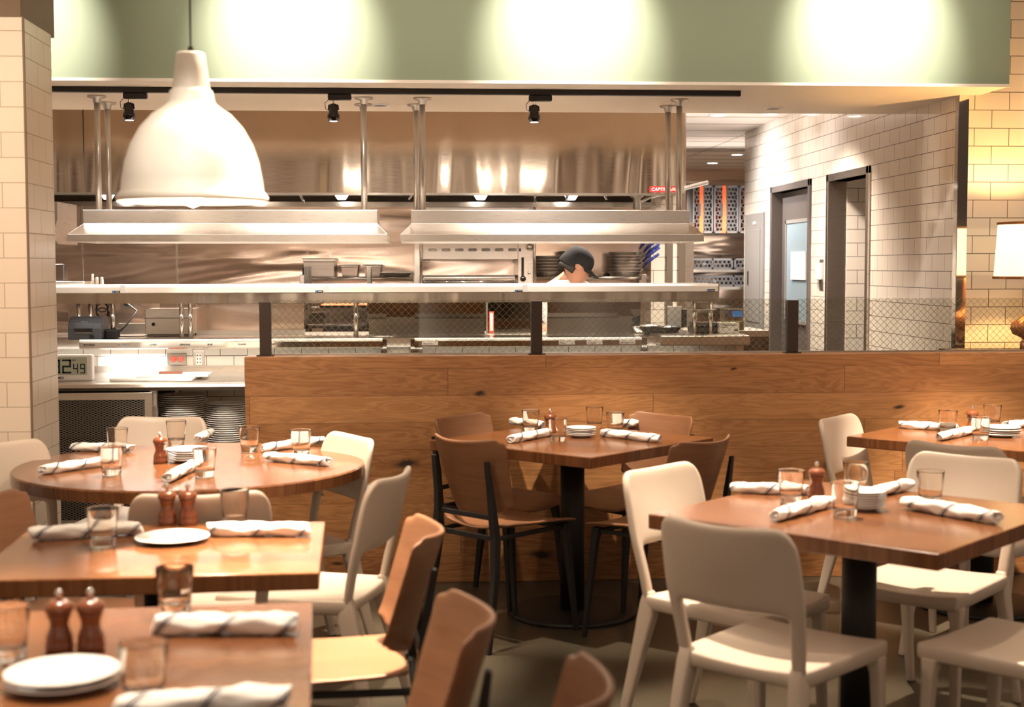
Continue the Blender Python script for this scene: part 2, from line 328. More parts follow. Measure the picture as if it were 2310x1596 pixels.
# low oak wall
o = struct('wall_front', Bx(-.813, 4.6, 6.66, 6.80, 0, 1.08), 'oak_boards', bevel=.003)
# bulkhead: green face, cream underside
bm = B(); box(bm, -4.2, 3.30, 7.83, 8.229, 2.5, 3.7); box(bm, -4.2, 3.18, 8.229, 9.27, 2.5, 3.7)
struct('ceiling_bulkhead', bm, 'cream_paint')
struct('wall_green', Bx(-4.2, 3.303, 7.815, 7.83, 2.512, 3.7), 'green_paint')
struct('trim_1', Bx(-4.2, 3.306, 7.811, 7.83, 2.497, 2.513), 'cream_paint')
struct('ceiling_kitchen', Bx(-4.6, 6.2, 9.27, 19.0, 2.8, 2.86), 'kitchen_ceiling')
# fine joints of the ceiling tiles
bm = B()
for k in range(15): box(bm, -4.6, 6.2, 9.9+.61*k, 9.903+.61*k, 2.797, 2.8)
for k in range(3): box(bm, 2.0+1.22*k, 2.003+1.22*k, 9.3, 19, 2.797, 2.8)
struct('trim_2', bm, 'brown_paint')
struct('wall_rear', Bx(-4.6, 6.2, 18.9, 19.0, 0, 2.8), 'wall_steel')
struct('wall_outer', Bx(6.1, 6.2, 8.4, 18.9, 0, 2.8), 'kitchen_ceiling')
struct('wall_left', Bx(-4.6, -4.5, 6.9, 19.0, 0, 3.7), 'cream_paint')
# side wall with two openings
D1 = (11.41, 12.61); O2 = (9.90, 10.85); HD = 2.15; XW = 3.18
bm = B()
for y0, y1, z0, z1 in ((8.23, O2[0], 0, 2.8), (O2[0], O2[1], HD, 2.8), (O2[1], D1[0], 0, 2.8), (D1[0], D1[1], HD, 2.8), (D1[1], 13.75, 0, 2.8)):
    box(bm, XW, XW+.13, y0, y1, z0, z1)
box(bm, XW+.13, 6.2, 8.23, 8.36, 0, 4.2)       # lamp wall, facing the dining room
box(bm, XW, XW+.13, 8.23, 8.36, 2.8, 4.2)
struct('wall_right', bm, 'tile_dark_grout')
struct('trim_3', Bx(XW-.004, XW-.0005, 8.22, 8.285, 0, 2.5), 'chrome')
struct('trim_4', Bx(XW-.004, XW+.055, 8.222, 8.229, 0, 2.5), 'chrome')
# passage behind the open doorway
struct('wall_passage', Bx(XW+.13, 4.8, O2[1]-.02, O2[1]+.08, 0, 2.6), 'tile_dark_grout')
struct('ceiling_passage', Bx(XW+.13, 4.8, 9.3, O2[1]-.02, 2.35, 2.4), 'cream_paint')
def frame(name, y0, y1, mt, w=.055, d=.02):
    bm = B(); box(bm, XW-d, XW+.15, y0-w+.01, y0+.01, 0, HD+w); box(bm, XW-d, XW+.15, y1-.01, y1+w-.01, 0, HD+w); box(bm, XW-d, XW+.15, y0-w+.01, y1+w-.01, HD, HD+w)
    return struct(name, bm, mt, bevel=.003)
frame('trim_5', O2[0], O2[1], 'steel'); frame('trim_6', D1[0], D1[1], 'door_grey')
d = struct('door_1', B() if False else Bx(XW+.08, XW+.125, D1[0]+.01, D1[1]-.01, .01, HD), 'door_grey', bevel=.002)
bm = B(); box(bm, XW+.06, XW+.08, 11.58, 12.42, 1.0, 1.03); box(bm, XW+.06, XW+.08, 11.58, 12.42, 1.87, 1.90); box(bm, XW+.06, XW+.08, 11.58, 11.61, 1, 1.9); box(bm, XW+.06, XW+.08, 12.39, 12.42, 1, 1.9)
fin(bm, 'window_frame', 'panel_grey', d); fin(Bx(XW+.068, XW+.074, 11.61, 12.39, 1.03, 1.87), 'window_pane', mat('blue_pane', (.30, .38, .42), .08, 0, **{'Specular IOR Level': .8}), d)
bm = B(); lathe(bm, [(.02, 0), (.02, .03), (.01, .03), (.01, .06)], 12, (XW+.02, 11.5, .95), axis='x'); tube(bm, [(XW+.03, 11.5, .95), (XW+.03, 11.62, .95)], .010); fin(bm, 'door_handle', 'chrome', d, True)
fin(Bx(XW+.055, XW+.066, 11.75, 12.2, 1.38, 1.62), 'paper_notice', 'paper', d)
# brushed wall panels behind the cooking line, tiled pier with steel corner guards at its end
struct('wall_back', Bx(-4.5, 1.86, 11.60, 11.72, 0, 2.8), 'wall_steel')
struct('wall_pier', Bx(1.86, ony(1545, 600, 11.3).x, 11.3, 11.72, 0, 2.8), 'tile_dark_grout')
a0 = ony(1503, 600, 11.3).x; a1 = ony(1517, 600, 11.3).x; a2 = ony(1530, 600, 11.3).x; a3 = ony(1545, 600, 11.3).x
struct('trim_7', Bx(a0, a1, 11.28, 11.3, 0, 2.8), 'bright_steel'); struct('trim_8', Bx(a2, a3, 11.28, 11.3, 0, 2.8), 'bright_steel')
struct('trim_9', Bx(a3, a3+.07, 11.30, 11.40, 0, 1.85), 'steel')
bm = B()
for x in (-2.7, -1.95, -.72, .46): box(bm, x, x+.014, 11.592, 11.60, 0, 2.8)
struct('trim_10', bm, 'bright_steel')
# tiled wall under the pass
struct('wall_pass', Bx(-2.7, 1.885, 8.35, 8.47, 0, 1.03), 'tile_pass')
struct('trim_11', Bx(1.885, 1.93, 8.335, 8.47, 0, 1.03), 'steel')
# tiled column at the left, brown bulkhead over it
struct('wall_column', Bx(-2.5, -1.63, 6.07, 6.52, 0, 2.535), 'tile_column', bevel=.004)
struct('ceiling_left', Bx(-2.9, -1.64, 6.07, 6.62, 2.535, 3.7), 'brown_paint')
struct('trim_12', Bx(-1.634, -1.626, 6.064, 6.074, 0, 2.535), 'brown_paint')
# ------------------------------------------------------------------ partition posts and wired panes
g = 'dark posts on the wood partition'
xs = []
for px, lab in ((599, 'dark bronze square post at the left end of the wired glass screen'), (1210, 'dark bronze square post of the glass screen, above the middle table'), (1786, 'dark bronze square post of the glass screen, in front of the grey door')):
    p = ony(px, 740, 6.73); t = E('screen_post', lab, 'post', (p.x, 6.73, 1.08), 0, g); xs.append(p.x)
    fin(Bx(-.026, .026, -.026, .026, .006, .255), 'post_shaft', 'dark_bronze', t, bevel=.002); fin(Bx(-.040, .040, -.036, .036, 0, .006), 'base_plate', 'dark_bronze', t)
for k, (a, b, lab) in enumerate(((xs[0]+.028, xs[1]-.028, 'wired glass pane between the left and middle bronze posts'), (xs[1]+.028, xs[2]-.028, 'wired glass pane between the middle and right bronze posts'), (xs[2]+.028, 4.55, 'wired glass pane running right from the rightmost bronze post'))):
    t = E('glass_screen', lab, 'glass screen', ((a+b)/2, 6.73, 1.08), 0, 'wired glass panes on the partition'); w = (b-a)/2
    fin(Bx(-w, w, -.003, .003, .004, .262), 'pane', 'wired_glass', t); fin(Bx(-w, w, -.010, .010, 0, .010), 'glazing_channel', 'bright_steel', t)
# outlet low on the wood wall
p = ony(822, 1108, 6.66)
t = E('wall_outlet', 'steel double outlet plate low on the wood wall behind the white chair', 'outlet', (p.x, 6.66, p.z), 0)
fin(Bx(-.058, .058, -.006, 0, -.035, .035), 'cover_plate', 'bright_steel', t, bevel=.002)
for sx in (-.024, .024):
    s = fin(Bx(sx-.017, sx+.017, -.010, -.006, -.028, .028), 'socket', 'white', t)
    bm = B()
    for q in (-.012, .012):
        for w in (-.006, .006): box(bm, sx+w-.0012, sx+w+.0012, -.0112, -.010, q-.004, q+.004)
    fin(bm, 'slot', 'black', s)
# ------------------------------------------------------------------ chairs
def white_chair(label, loc, th, shade=None):
    t = E('white_chair', label, 'chair', (loc[0], loc[1], 0), R(th)-math.pi/2, 'white moulded chairs')
    if WC: 
        for ch in KIDS[WC[0].name]: dup(ch, t)
        return t
    # backrest with its two uprights
    xs_ = [-1, -.90, -.79, -.4, 0, .4, .79, .90, 1]; zs = [.43, .50, .555, .59, .612, .65, .72, .765, .80, .835]
    bm = B(); G = {}
    def pt(u, z):
        hw = .192 + .020*min(1, max(0, (z-.44)/.2)) - .008*max(0, (z-.68)/.15)
        if abs(u) > .72 and z > .76:
            a, b = (abs(u)-.72)/.28, (z-.76)/.075; a, b = a*math.sqrt(1-b*b/2), b*math.sqrt(1-a*a/2); u = math.copysign(.72+.28*a, u); z = .76+.075*b
        k = max(0, (z-.44)/.39); y = -.195 - .085*k**1.2 - .042*(1-u*u)*min(1, k*1.3) ; dz = .016*u*u*(1 if z > .7 else 0) - (.010*(1-u*u) if .59 < z < .65 else 0)
        return (u*hw, y, z + dz)
    for j, z in enumerate(zs):
        for i, u in enumerate(xs_): G[i, j] = (u, z)
    V = {}
    def gv(i, j):
        if (i, j) not in V: V[i, j] = bm.verts.new(pt(*G[i, j]))
        return V[i, j]
    for j in range(len(zs)-1):
        for i in range(len(xs_)-1):
            if 2 <= i <= 5 and j < 4: continue
            bm.faces.new((gv(i, j), gv(i+1, j), gv(i+1, j+1), gv(i, j+1)))
    fin(bm, 'backrest', 'white_plastic', t, True, sub=2, solid=.024)
    def hw(v): return .197 + .016*(v+1)/2
    def tp(u, v):
        x = u*hw(v)*(1-.04*max(0, abs(v)-.9)*10*abs(u)); y = v*.225+.015 + .012*(1-u*u)*(1 if v > .9 else 0); return (x, y, .455 - .014*(1-u*u)*(1-v*v*.6) + .006*abs(u)**3)
    def bt(u, v): x, y, z = tp(u, v); return (x*.985, y, .412 + (.018 if abs(u) < .8 and abs(v) < .8 else 0))
    L = [-1, -.95, -.8, -.4, 0, .4, .8, .95, 1]
    fin(slab(B(), L, L, tp, bt), 'seat', 'white_plastic', t, True, sub=1)
    for s in (-1, 1):
        fin(sweep(B(), [((s*.171, -.197, .47), .018, .012), ((s*.172, -.196, .435), .020, .024), ((s*.174, -.198, .395), .020, .030), ((s*.181, -.225, .28), .017, .024), ((s*.190, -.258, .14), .014, .019), ((s*.196, -.292, 0), .012, .015)]), 'leg', 'white_plastic', t, True, bevel=.007)
        fin(sweep(B(), [((s*.186, .200, .42), .024, .024), ((s*.190, .205, .37), .018, .018), ((s*.196, .222, 0), .013, .013)]), 'leg', 'white_plastic', t, True, bevel=.006)
    reg(t); WC.append(t); return t
WC = []
def brown_chair(label, loc, th):
    t = E('brown_chair', label, 'chair', (loc[0], loc[1], 0), R(th)-math.pi/2, 'brown shell chairs with black legs')
    if BC:
        for ch in KIDS[BC[0].name]: dup(ch, t)
        return t
    L = [-1, -.88, -.65, -.3, 0, .3, .65, .88, 1]; zs = [-1, -.9, -.65, -.3, 0, .35, .7, .9, 1]
    bm = B()
    def pt(u, v):
        k = (v+1)/2; hw = .162 + .042*k**.8; z = .505 + k*.315
        c = math.sqrt(max(0, 1-max(0, abs(u)-.0)**8*.0)); 
        z2 = z + .016*u*u*(1 if v > .8 else 0) + .045*max(0, -v-.55)/.45*u*u
        return (u*hw, -.205 - .080*k - .012*k*k + .085*u*u, z2)
    vs = {(i, j): bm.verts.new(pt(u, v)) for j, v in enumerate(zs) for i, u in enumerate(L)}
    for j in range(len(zs)-1):
        for i in range(len(L)-1):
            if (i in (0, len(L)-2)) and (j in (0, len(zs)-2)): continue
            bm.faces.new((vs[i, j], vs[i+1, j], vs[i+1, j+1], vs[i, j+1]))
    for v in [v for v in bm.verts if not v.link_faces]: bm.verts.remove(v)
    fin(bm, 'backrest', 'brown_shell', t, True, sub=2, solid=.013)
    bm = B()
    def st(u, v):
        hw = .195 + .02*(v+1)/2; return (u*hw*(1-.06*(abs(v) > .95)), v*.215+.015, .462 + .020*u*u*(1-.35*v) - .006*(1-u*u) - .012*max(0, v-.6)/.4 + .012*max(0, -v-.5))
    vs = {(i, j): bm.verts.new(st(u, v)) for j, v in enumerate(L) for i, u in enumerate(L)}
    for j in range(len(L)-1):
        for i in range(len(L)-1):
            if i in (0, len(L)-2) and j in (0, len(L)-2): continue
            bm.faces.new((vs[i, j], vs[i+1, j], vs[i+1, j+1], vs[i, j+1]))
    for v in [v for v in bm.verts if not v.link_faces]: bm.verts.remove(v)
    fin(bm, 'seat', 'brown_shell', t, True, sub=2, solid=.013)
    for s in (-1, 1):
        fin(sweep(B(), [((s*.150, -.262, .745), .011, .006), ((s*.152, -.240, .60), .013, .011), ((s*.160, -.225, .44), .014, .018), ((s*.172, -.238, .30), .013, .016), ((s*.192, -.295, 0), .009, .010)]), 'leg', 'black_metal', t, bevel=.002)
        fin(sweep(B(), [((s*.168, .165, .452), .015, .020), ((s*.172, .175, .40), .014, .015), ((s*.190, .215, 0), .008, .008)]), 'leg', 'black_metal', t, bevel=.002)
    bm = B()
    for s in (-1, 1): box(bm, s*.165-.010, s*.165+.010, -.21, .17, .430, .446)
    box(bm, -.155, .155, -.225, -.208, .425, .445); box(bm, -.155, .155, .150, .168, .428, .444); box(bm, -.145, .145, -.232, -.222, .508, .528)
    fin(bm, 'seat_frame', 'black_metal', t, bevel=.002)
    reg(t); BC.append(t); return t
BC = []
for lab, x, y, th in (
    ('large white chair in the foreground, back to the viewer, at the front right square table', .985, 3.79, 45),
    ('white chair at the left corner of the front right square table, facing it', .985, 4.395, -46),
    ('white chair on the far right side of the front right square table, facing the viewer', 1.70, 4.60, 225),
    ('white chair with only its seat and a back edge in frame, bottom right corner', 1.68, 3.74, 130),
    ('white chair in front of the wood wall, left end of the far right table', 2.05, 5.90, -40),
    ('white chair with shaded back, tucked at the near side of the far right table', 2.20, 5.33, 42),
    ('white chair at the far right table, cut off by the right edge', 2.86, 6.05, 225),
    ('bright white chair behind the right side of the round table, facing it', -.52, 5.42, 209),
    ('white chair right of the round table, seen from the side in front of it', -.365, 4.62, 163),
    ('white chair left of the round table, cut off by the left edge', -1.38, 5.22, -44),
    ('white chair behind the round table, only its top edge showing', -1.17, 6.02, 262),
    ('white chair in shade between the round table and the table with the lamp glare', -.685, 4.47, 98),
    ): white_chair(lab, (x, y), th)
for lab, x, y, th in (
    ('brown chair at the near left side of the middle table, back to the viewer', .352, 5.735, 42),
    ('brown chair at the near right side of the middle table, back to the viewer', .948, 5.62, 135),
    ('brown chair behind the left side of the middle table, top of back showing', .36, 6.23, -40),
    ('brown chair behind the right side of the middle table, against the wood wall', .92, 6.22, 217),
    ('brown chair at the right end of the left table, with light falling on its seat', -.235, 3.65, 183),
    ('brown chair in the foreground at the right end of the nearest table', -.15, 2.73, 186),
    ('brown chair of which only the back tip shows at the bottom edge', .02, 2.30, 170),
    ('brown chair at the left picture edge, at the left end of the light struck table', -1.00, 4.18, -3),
    ): brown_chair(lab, (x, y), th)
# ------------------------------------------------------------------ tables
TZ = .76
def sq_table(label, c, w, d, rot, th=.045, base=True):
    t = E('square_table', label, 'table', (c[0], c[1], 0), R(rot))
    fin(Bx(-w/2, w/2, -d/2, d/2, TZ-th, TZ), 'tabletop', 'table_wood', t, bevel=.004)
    ped(t, TZ-th); return t
def ped(t, z):
    fin(lathe(B(), [(.052, .02), (.052, z-.012)], 32), 'column', 'black_metal', t, True)
    fin(lathe(B(), [(.272, 0), (.276, .006), (.274, .014), (.262, .019), (.06, .024)], 48), 'base_disc', 'black_metal', t, True)
    fin(Bx(-.18, .18, -.03, .03, z-.012, z), 'top_bracket', 'black_metal', t)
sq_table('dark walnut square table set cornerwise in the middle, before the wood wall', (.655, 6.03), .87, .86, -45)
sq_table('walnut square table set cornerwise at the front right', (1.325, 4.165), .915, .91, -45)
sq_table('walnut square table at the far right, cut off by the right edge', (2.465, 6.03), .87, .87, -44)
sq_table('light struck wooden table at left, under the pendant lamp', (-.675, 3.75), .83, .69, 2.5, .045)
sq_table('nearest wooden table in the bottom left corner', (-.64, 2.70), .86, .78, 4, .045)
t = E('round_table', 'large round walnut table at left, in front of the plate shelf', 'table', (-.855, 5.36, 0), 0)
bm = lathe(B(), [(.625, TZ-.048), (.643, TZ-.044), (.645, TZ-.006), (.640, TZ)], 96); fin(bm, 'tabletop', 'table_wood', t); ped(t, TZ-.048)
# ------------------------------------------------------------------ tableware
def glass_proto():
    t = E('tumbler', 'x', 'glass', (0, 0, 0), 0, 'water tumblers on the dining tables')
    pr = [(.0315, 0), (.033, .003), (.0355, .03), (.0385, .060), (.0425, .100), (.0430, .1015), (.0418, .102), (.0400, .0995), (.0365, .058), (.0335, .030), (.0318, .024), (.020, .021)]
    fin(lathe(B(), pr, 40), 'glass_body', 'glass', t, True); reg(t); return t
def mill_proto():
    t = E('pepper_mill', 'x', 'pepper mill', (0, 0, 0), 0, 'wooden mills on the dining tables')
    fin(lathe(B(), [(.026, 0), (.027, .004), (.027, .016), (.0245, .020), (.026, .024), (.024, .032), (.0185, .046), (.0180, .054), (.0215, .066), (.024, .070), (.0235, .073)], 28), 'mill_body', 'mill_wood', t, True)
    fin(lathe(B(), [(.0225, .074), (.0265, .077), (.0275, .084), (.025, .091), (.017, .097), (.009, .099)], 28), 'mill_cap', 'mill_wood', t, True)
    fin(lathe(B(), [(.004, .098), (.0035, .103), (.0065, .108), (.0075, .113), (.005, .118), (.002, .120)], 16), 'mill_knob', 'chrome', t, True); reg(t); return t
def plate_mesh(r, h=.014):
    return lathe(B(), [(r*.02, 0), (r*.55, 0), (r*.60, .002), (r*.92, h-.002), (r, h), (r*.985, h+.0018), (r*.90, h), (r*.62, .005), (r*.1, .0045)], 48)
def nap_mesh(Lh, r, seed):
    rnd = random.Random(seed); bm = B(); N1 = 26; SG = 20; rings = []; ph = rnd.random()*6
    for i in range(N1):
        u = -1+2*i/(N1-1); e = (1-.18*abs(u)**6); rr = r*(1+.06*math.sin(u*4+ph)+.05*math.sin(u*11+ph*2)+.04*math.sin(u*23+ph*3))*e
        ring = []
        for k in range(SG):
            a = 2*math.pi*k/SG; q = rr*(1+.09*math.sin(3*a+u*5+ph)+.05*math.sin(5*a-u*9)); ring.append(bm.verts.new((u*Lh+.006*math.sin(a+ph)*(abs(u) > .9), 1.12*q*math.cos(a), .84*q*math.sin(a))))
        rings.append(ring)
    for a, b in zip(rings, rings[1:]):
        for i in range(SG): bm.faces.new((a[i], a[(i+1) % SG], b[(i+1) % SG], b[i]))
    for ring, s in ((rings[0], -1), (rings[-1], 1)):      # rolled ends: lip, then the spiral hollow
        prev = ring
        for f, dx in ((.82, .002), (.70, -.010), (.45, -.012), (.38, -.002), (.2, -.004)):
            nr = [bm.verts.new((v.co.x+s*dx, v.co.y*f, v.co.z*f)) for v in ring]
            for i in range(SG): bm.faces.new((prev[i], prev[(i+1) % SG], nr[(i+1) % SG], nr[i]))
            prev = nr
        bm.faces.new(prev)
    return bm
GL = glass_proto(); ML = mill_proto(); _first = {'g': True, 'm': True}
def place(kind, proto, p, label, rz=0, s=1):
    if _first[kind]: o = proto; _first[kind] = False
    else: o = dup(proto)
    o.location = p; o.rotation_euler = (0, 0, rz); o.scale = (s, s, s); o['label'] = label; return o
ZT = TZ+.0004
def G(px, py, label, s=1): place('g', GL, onz(px, py, ZT), label, random.random()*6, s)
def ML_(px, py, label, s=1): place('m', ML, onz(px, py, ZT), label, random.random()*6, s)
def NK(a, b, label, r=.021, drop=0):
    A = onz(*a, ZT); C = onz(*b, ZT); mid = (A+C)/2; L = (C-A).length/2; az = math.atan2(C.y-A.y, C.x-A.x)
    o = fin(nap_mesh(L, r, len(COL.objects)), 'napkin_roll', 'napkin_cloth', None, True); o.location = (mid.x, mid.y, ZT+r*.86); o.rotation_euler = (0, 0, az)
    return tag(o, label, 'napkin', 'striped napkin rolls on the dining tables')
def PL(px, py, n, r, label, grp, step=.0105):
    p = onz(px, py, ZT); first = None
    ords = ['lowest', 'second', 'third', 'fourth', 'fifth', 'sixth', 'seventh']
    for k in range(n):
        if first is None: o = first = fin(plate_mesh(r), 'side_plate', 'white_plate', None, True)
        else: o = first.copy(); COL.objects.link(o)
        o.location = (p.x+random.uniform(-.002, .002), p.y+random.uniform(-.002, .002), ZT+k*step)
        w = '' if n == 1 else (', topmost of its stack' if k == n-1 else (', lowest of its stack' if k == 0 else ', %s from the bottom' % ords[k]))
        tag(o, label+w, 'plate', grp)
# round table
r_ = 'on the round table'
G(265, 1024, 'tumbler behind another at the left of the round table'); G(252, 1072, 'tumbler over the end of the left front napkin on the round table')
G(398, 1004, 'tumbler behind the mill on the round table'); G(563, 1020, 'tumbler standing alone right of the plates on the round table')
G(679, 1028, 'tumbler at the right of the round table'); G(462, 1076, 'tumbler before the small plates on the round table')
ML_(362, 1045, 'wooden pepper mill on the round table')
NK((165, 1018), (298, 1022), 'napkin roll at the back left of the round table'); NK((95, 1072), (262, 1048), 'napkin roll at the front left edge of the round table')
NK((378, 1090), (448, 1054), 'napkin roll pointing at the viewer, front of the round table'); NK((447, 1000), (476, 984), 'napkin roll end on at the back of the round table')
NK((592, 1022), (728, 1002), 'napkin roll behind the tumbler, right of the round table'); NK((602, 1040), (742, 1053), 'napkin roll at the front right of the round table')
PL(425, 1041, 5, .083, 'small white dish on the round table', 'dishes on the round table', .0085)
# lit table
G(232, 1232, 'tumbler in front of the napkin on the light struck left table'); G(530, 1184, 'tumbler at the back of the light struck left table')
ML_(378, 1184, 'left mill of the pair on the light struck left table'); ML_(424, 1184, 'right mill of the pair on the light struck left table')
NK((70, 1221), (318, 1206), 'napkin roll at the left of the light struck left table', .023); NK((470, 1210), (697, 1210), 'overexposed napkin roll at the right of the light struck left table', .023)
PL(390, 1222, 1, .100, 'white side plate on the light struck left table', 'side plate')
# nearest table
G(395, 1382, 'tumbler behind the napkin roll on the nearest table', .97); G(18, 1488, 'tumbler at the left edge of the picture on the nearest table'); G(325, 1582, 'tumbler right of the white plates on the nearest table')
ML_(135, 1468, 'left mill of the pair on the nearest table'); ML_(206, 1466, 'right mill of the pair on the nearest table')
NK((348, 1432), (668, 1430), 'napkin roll at the back of the nearest table', .025); NK((262, 1625), (650, 1600), 'napkin roll cut off by the bottom edge on the nearest table', .025)
PL(140, 1548, 2, .100, 'large white side plate on the nearest table', 'plates on the nearest table', .014)
# middle table
G(1197, 974, 'tumbler at the back left of the middle table', .95); G(1258, 996, 'tumbler left of the white plates on the middle table', .95)
G(1341, 966, 'tumbler at the back of the middle table, before the wood wall', .95); G(1388, 980, 'tumbler behind the right napkin roll on the middle table', .95)
ML_(1241, 984, 'mill hidden behind a tumbler on the middle table')
NK((1153, 958), (1224, 968), 'napkin roll at the back left of the middle table'); NK((1152, 1001), (1248, 982), 'napkin roll at the front left of the middle table')
NK((1358, 985), (1488, 1000), 'napkin roll at the front right of the middle table'); NK((1378, 966), (1437, 963), 'napkin roll at the back right of the middle table')
PL(1311, 986, 5, .066, 'small white plate on the middle table', 'plates on the middle table', .007)
# front right table
G(1784, 1134, 'tumbler on the left napkin of the front right table'); G(1930, 1112, 'tumbler at the far corner of the front right table')
G(1906, 1165, 'tumbler in the middle of the front right table, before the plates'); G(2098, 1136, 'tumbler behind the right napkin of the front right table')
ML_(1842, 1126, 'mill between the tumblers of the front right table')
NK((1652, 1112), (1822, 1118), 'bright napkin roll at the left of the front right table'); NK((1748, 1178), (1868, 1143), 'napkin roll at the front of the front right table', .022)
NK((1965, 1124), (2055, 1103), 'napkin roll at the back of the front right table'); NK((2042, 1148), (2250, 1184), 'napkin roll with a bold navy stripe at the right of the front right table', .024)
PL(1950, 1150, 7, .064, 'small white plate on the front right table', 'plates on the front right table', .0075)
# far right table
G(2138, 976, 'tumbler over the left napkin of the far right table', .97); G(2211, 994, 'tumbler left of the plates on the far right table', .97); G(2238, 962, 'tumbler at the back of the far right table', .97)
ML_(2193, 976, 'mill behind a tumbler on the far right table')
NK((2030, 967), (2162, 974), 'napkin roll at the left of the far right table'); NK((2118, 996), (2204, 976), 'napkin roll at the front of the far right table'); NK((2268, 968), (2345, 962), 'napkin roll cut off by the right edge, far right table')
PL(2258, 985, 4, .083, 'white side plate on the far right table', 'plates on the far right table', .0095)
# ------------------------------------------------------------------ pendant lamp
pc = ony(435, 445, 3.95)
t = E('pendant_lamp', 'large cream bell shaped pendant lamp hanging on a black cord', 'lamp', (pc.x, 3.95, 1.665), 0)
sc = 3.95/3200
H = lambda y: (458-y)*sc
prof = [(165, 447), (166, 438), (160, 430), (155, 424), (153, 400), (146, 360), (132, 320), (112, 285), (85, 255), (62, 240), (57, 236), (56, 234), (52.5, 232), (52, 228), (50, 222), (47.5, 207), (46, 204), (41.5, 202), (41, 198), (36, 160), (31, 125), (29, 121), (6, 120)]
outer = [(r*sc, H(y)) for r, y in prof]; inner = [(max(r-2.5, 2)*sc, H(y)-.002) for r, y in reversed(prof[:10])]
bm = lathe(B(), inner + outer, 72, cap=False); fin(bm, 'shade', 'enamel', t, True)
fin(tube(B(), [(0, 0, H(120)), (0, 0, 2.2)], .0028), 'cord', 'cable', t, True); fin(lathe(B(), [(.008, H(121)), (.007, H(108))], 12), 'cord_grip', 'black', t)
fin(lathe(B(), [(.002, -.002), (.022, .006), (.034, .03), (.030, .055), (.016, .085), (.014, .13)], 20), 'bulb', 'bulb', t, True); 
fin(lathe(B(), [(.020, .10), (.020, .27)], 16), 'lamp_holder', 'white', t)
lp = bpy.data.lights.new('pendant_light', 'POINT'); lp.energy = 14; lp.color = (1, .82, .6); lp.shadow_soft_size = .03
q = bpy.data.objects.new('pendant_light', lp); COL.objects.link(q); q.location = (pc.x, 3.95, 1.65)
spot('pendant_spot_light', (pc.x+.05, 1.9, 3.3), (pc.x+.02, 3.9, 1.76), 210, 11, (1, .93, .84), .8, .03)
# ------------------------------------------------------------------ table lamp on a console behind the partition
tl = ony(2328, 640, 7.75)
t = E('console_table', 'dark console table behind the partition carrying the shaded lamp', 'table', (tl.x, 7.80, 0), 0)
fin(Bx(-.42, .5, -.24, .24, .985, 1.02), 'tabletop', 'dark_bronze', t)
for x in (-.39, .47):
    for y in (-.21, .21): fin(Bx(x-.02, x+.02, y-.02, y+.02, 0, .985), 'leg', 'dark_bronze', t)
zb = 1.02
t = E('table_lamp', 'glowing drum shade table lamp with ribbed wooden base at right', 'lamp', (tl.x, 7.75, zb), 0)
k = 7.75/3200.; HH = lambda y: 1.5-(y-600)*k - zb
fin(lathe(B(), [(.205, HH(631)), (.186, HH(500))], 64, cap=False), 'lamp_shade', 'lamp_shade', t, True, solid=.002)
for yy, r in ((628, .207), (503, .1885)):
    bm = B(); r0, z0 = r, HH(yy)
    lathe(bm, [(r0, z0-.008), (r0+.003, z0-.006), (r0+.003, z0+.006), (r0, z0+.008)], 64, cap=False)
    for i in range(80):
        a = 2*math.pi*i/80; tube(bm, [((r0+.003)*math.cos(a), (r0+.003)*math.sin(a), z0-.005), ((r0+.003)*math.cos(a+.05), (r0+.003)*math.sin(a+.05), z0+.005)], .0022, 5)
    fin(bm, 'shade_braid', 'gold_wood', t)
bm = B(); seg = 72; pr = [(.05, 0), (.058, .008), (.058, .05), (.045, .065), (.05, .075), (.092, .095), (.105, .125), (.098, .160), (.06, .185), (.04, .20), (.025, .23), (.018, .36), (.014, .47)]
rings = []
for r, h in pr:
    rings.append([bm.verts.new(((r*(1+(.07*math.sin(i*2*math.pi/seg*18) if .07 < h < .19 else 0)))*math.cos(i*2*math.pi/seg), (r*(1+(.07*math.sin(i*2*math.pi/seg*18) if .07 < h < .19 else 0)))*math.sin(i*2*math.pi/seg), h)) for i in range(seg)])
for a, b in zip(rings, rings[1:]):
    for i in range(seg): bm.faces.new((a[i], a[(i+1) % seg], b[(i+1) % seg], b[i]))
bm.faces.new(rings[0]); bm.faces.new(rings[-1]); fin(bm, 'lamp_base', 'gold_wood', t, True)
bm = B(); tube(bm, [(0, 0, .46), (0, 0, HH(520))], .004); 
for a in (0, 2.09, 4.18): tube(bm, [(0, 0, HH(520)), (.187*math.cos(a), .187*math.sin(a), HH(505))], .002)
fin(bm, 'shade_frame', 'gold_wood', t); fin(lathe(B(), [(.01, .47), (.03, .50), (.032, .53), (.01, .56)], 16), 'bulb', 'bulb', t, True)
lp = bpy.data.lights.new('table_lamp_light', 'POINT'); lp.energy = 60; lp.color = (1, .58, .22); lp.shadow_soft_size = .03
q = bpy.data.objects.new('table_lamp_light', lp); COL.objects.link(q); q.location = (tl.x, 7.75, zb+.60)
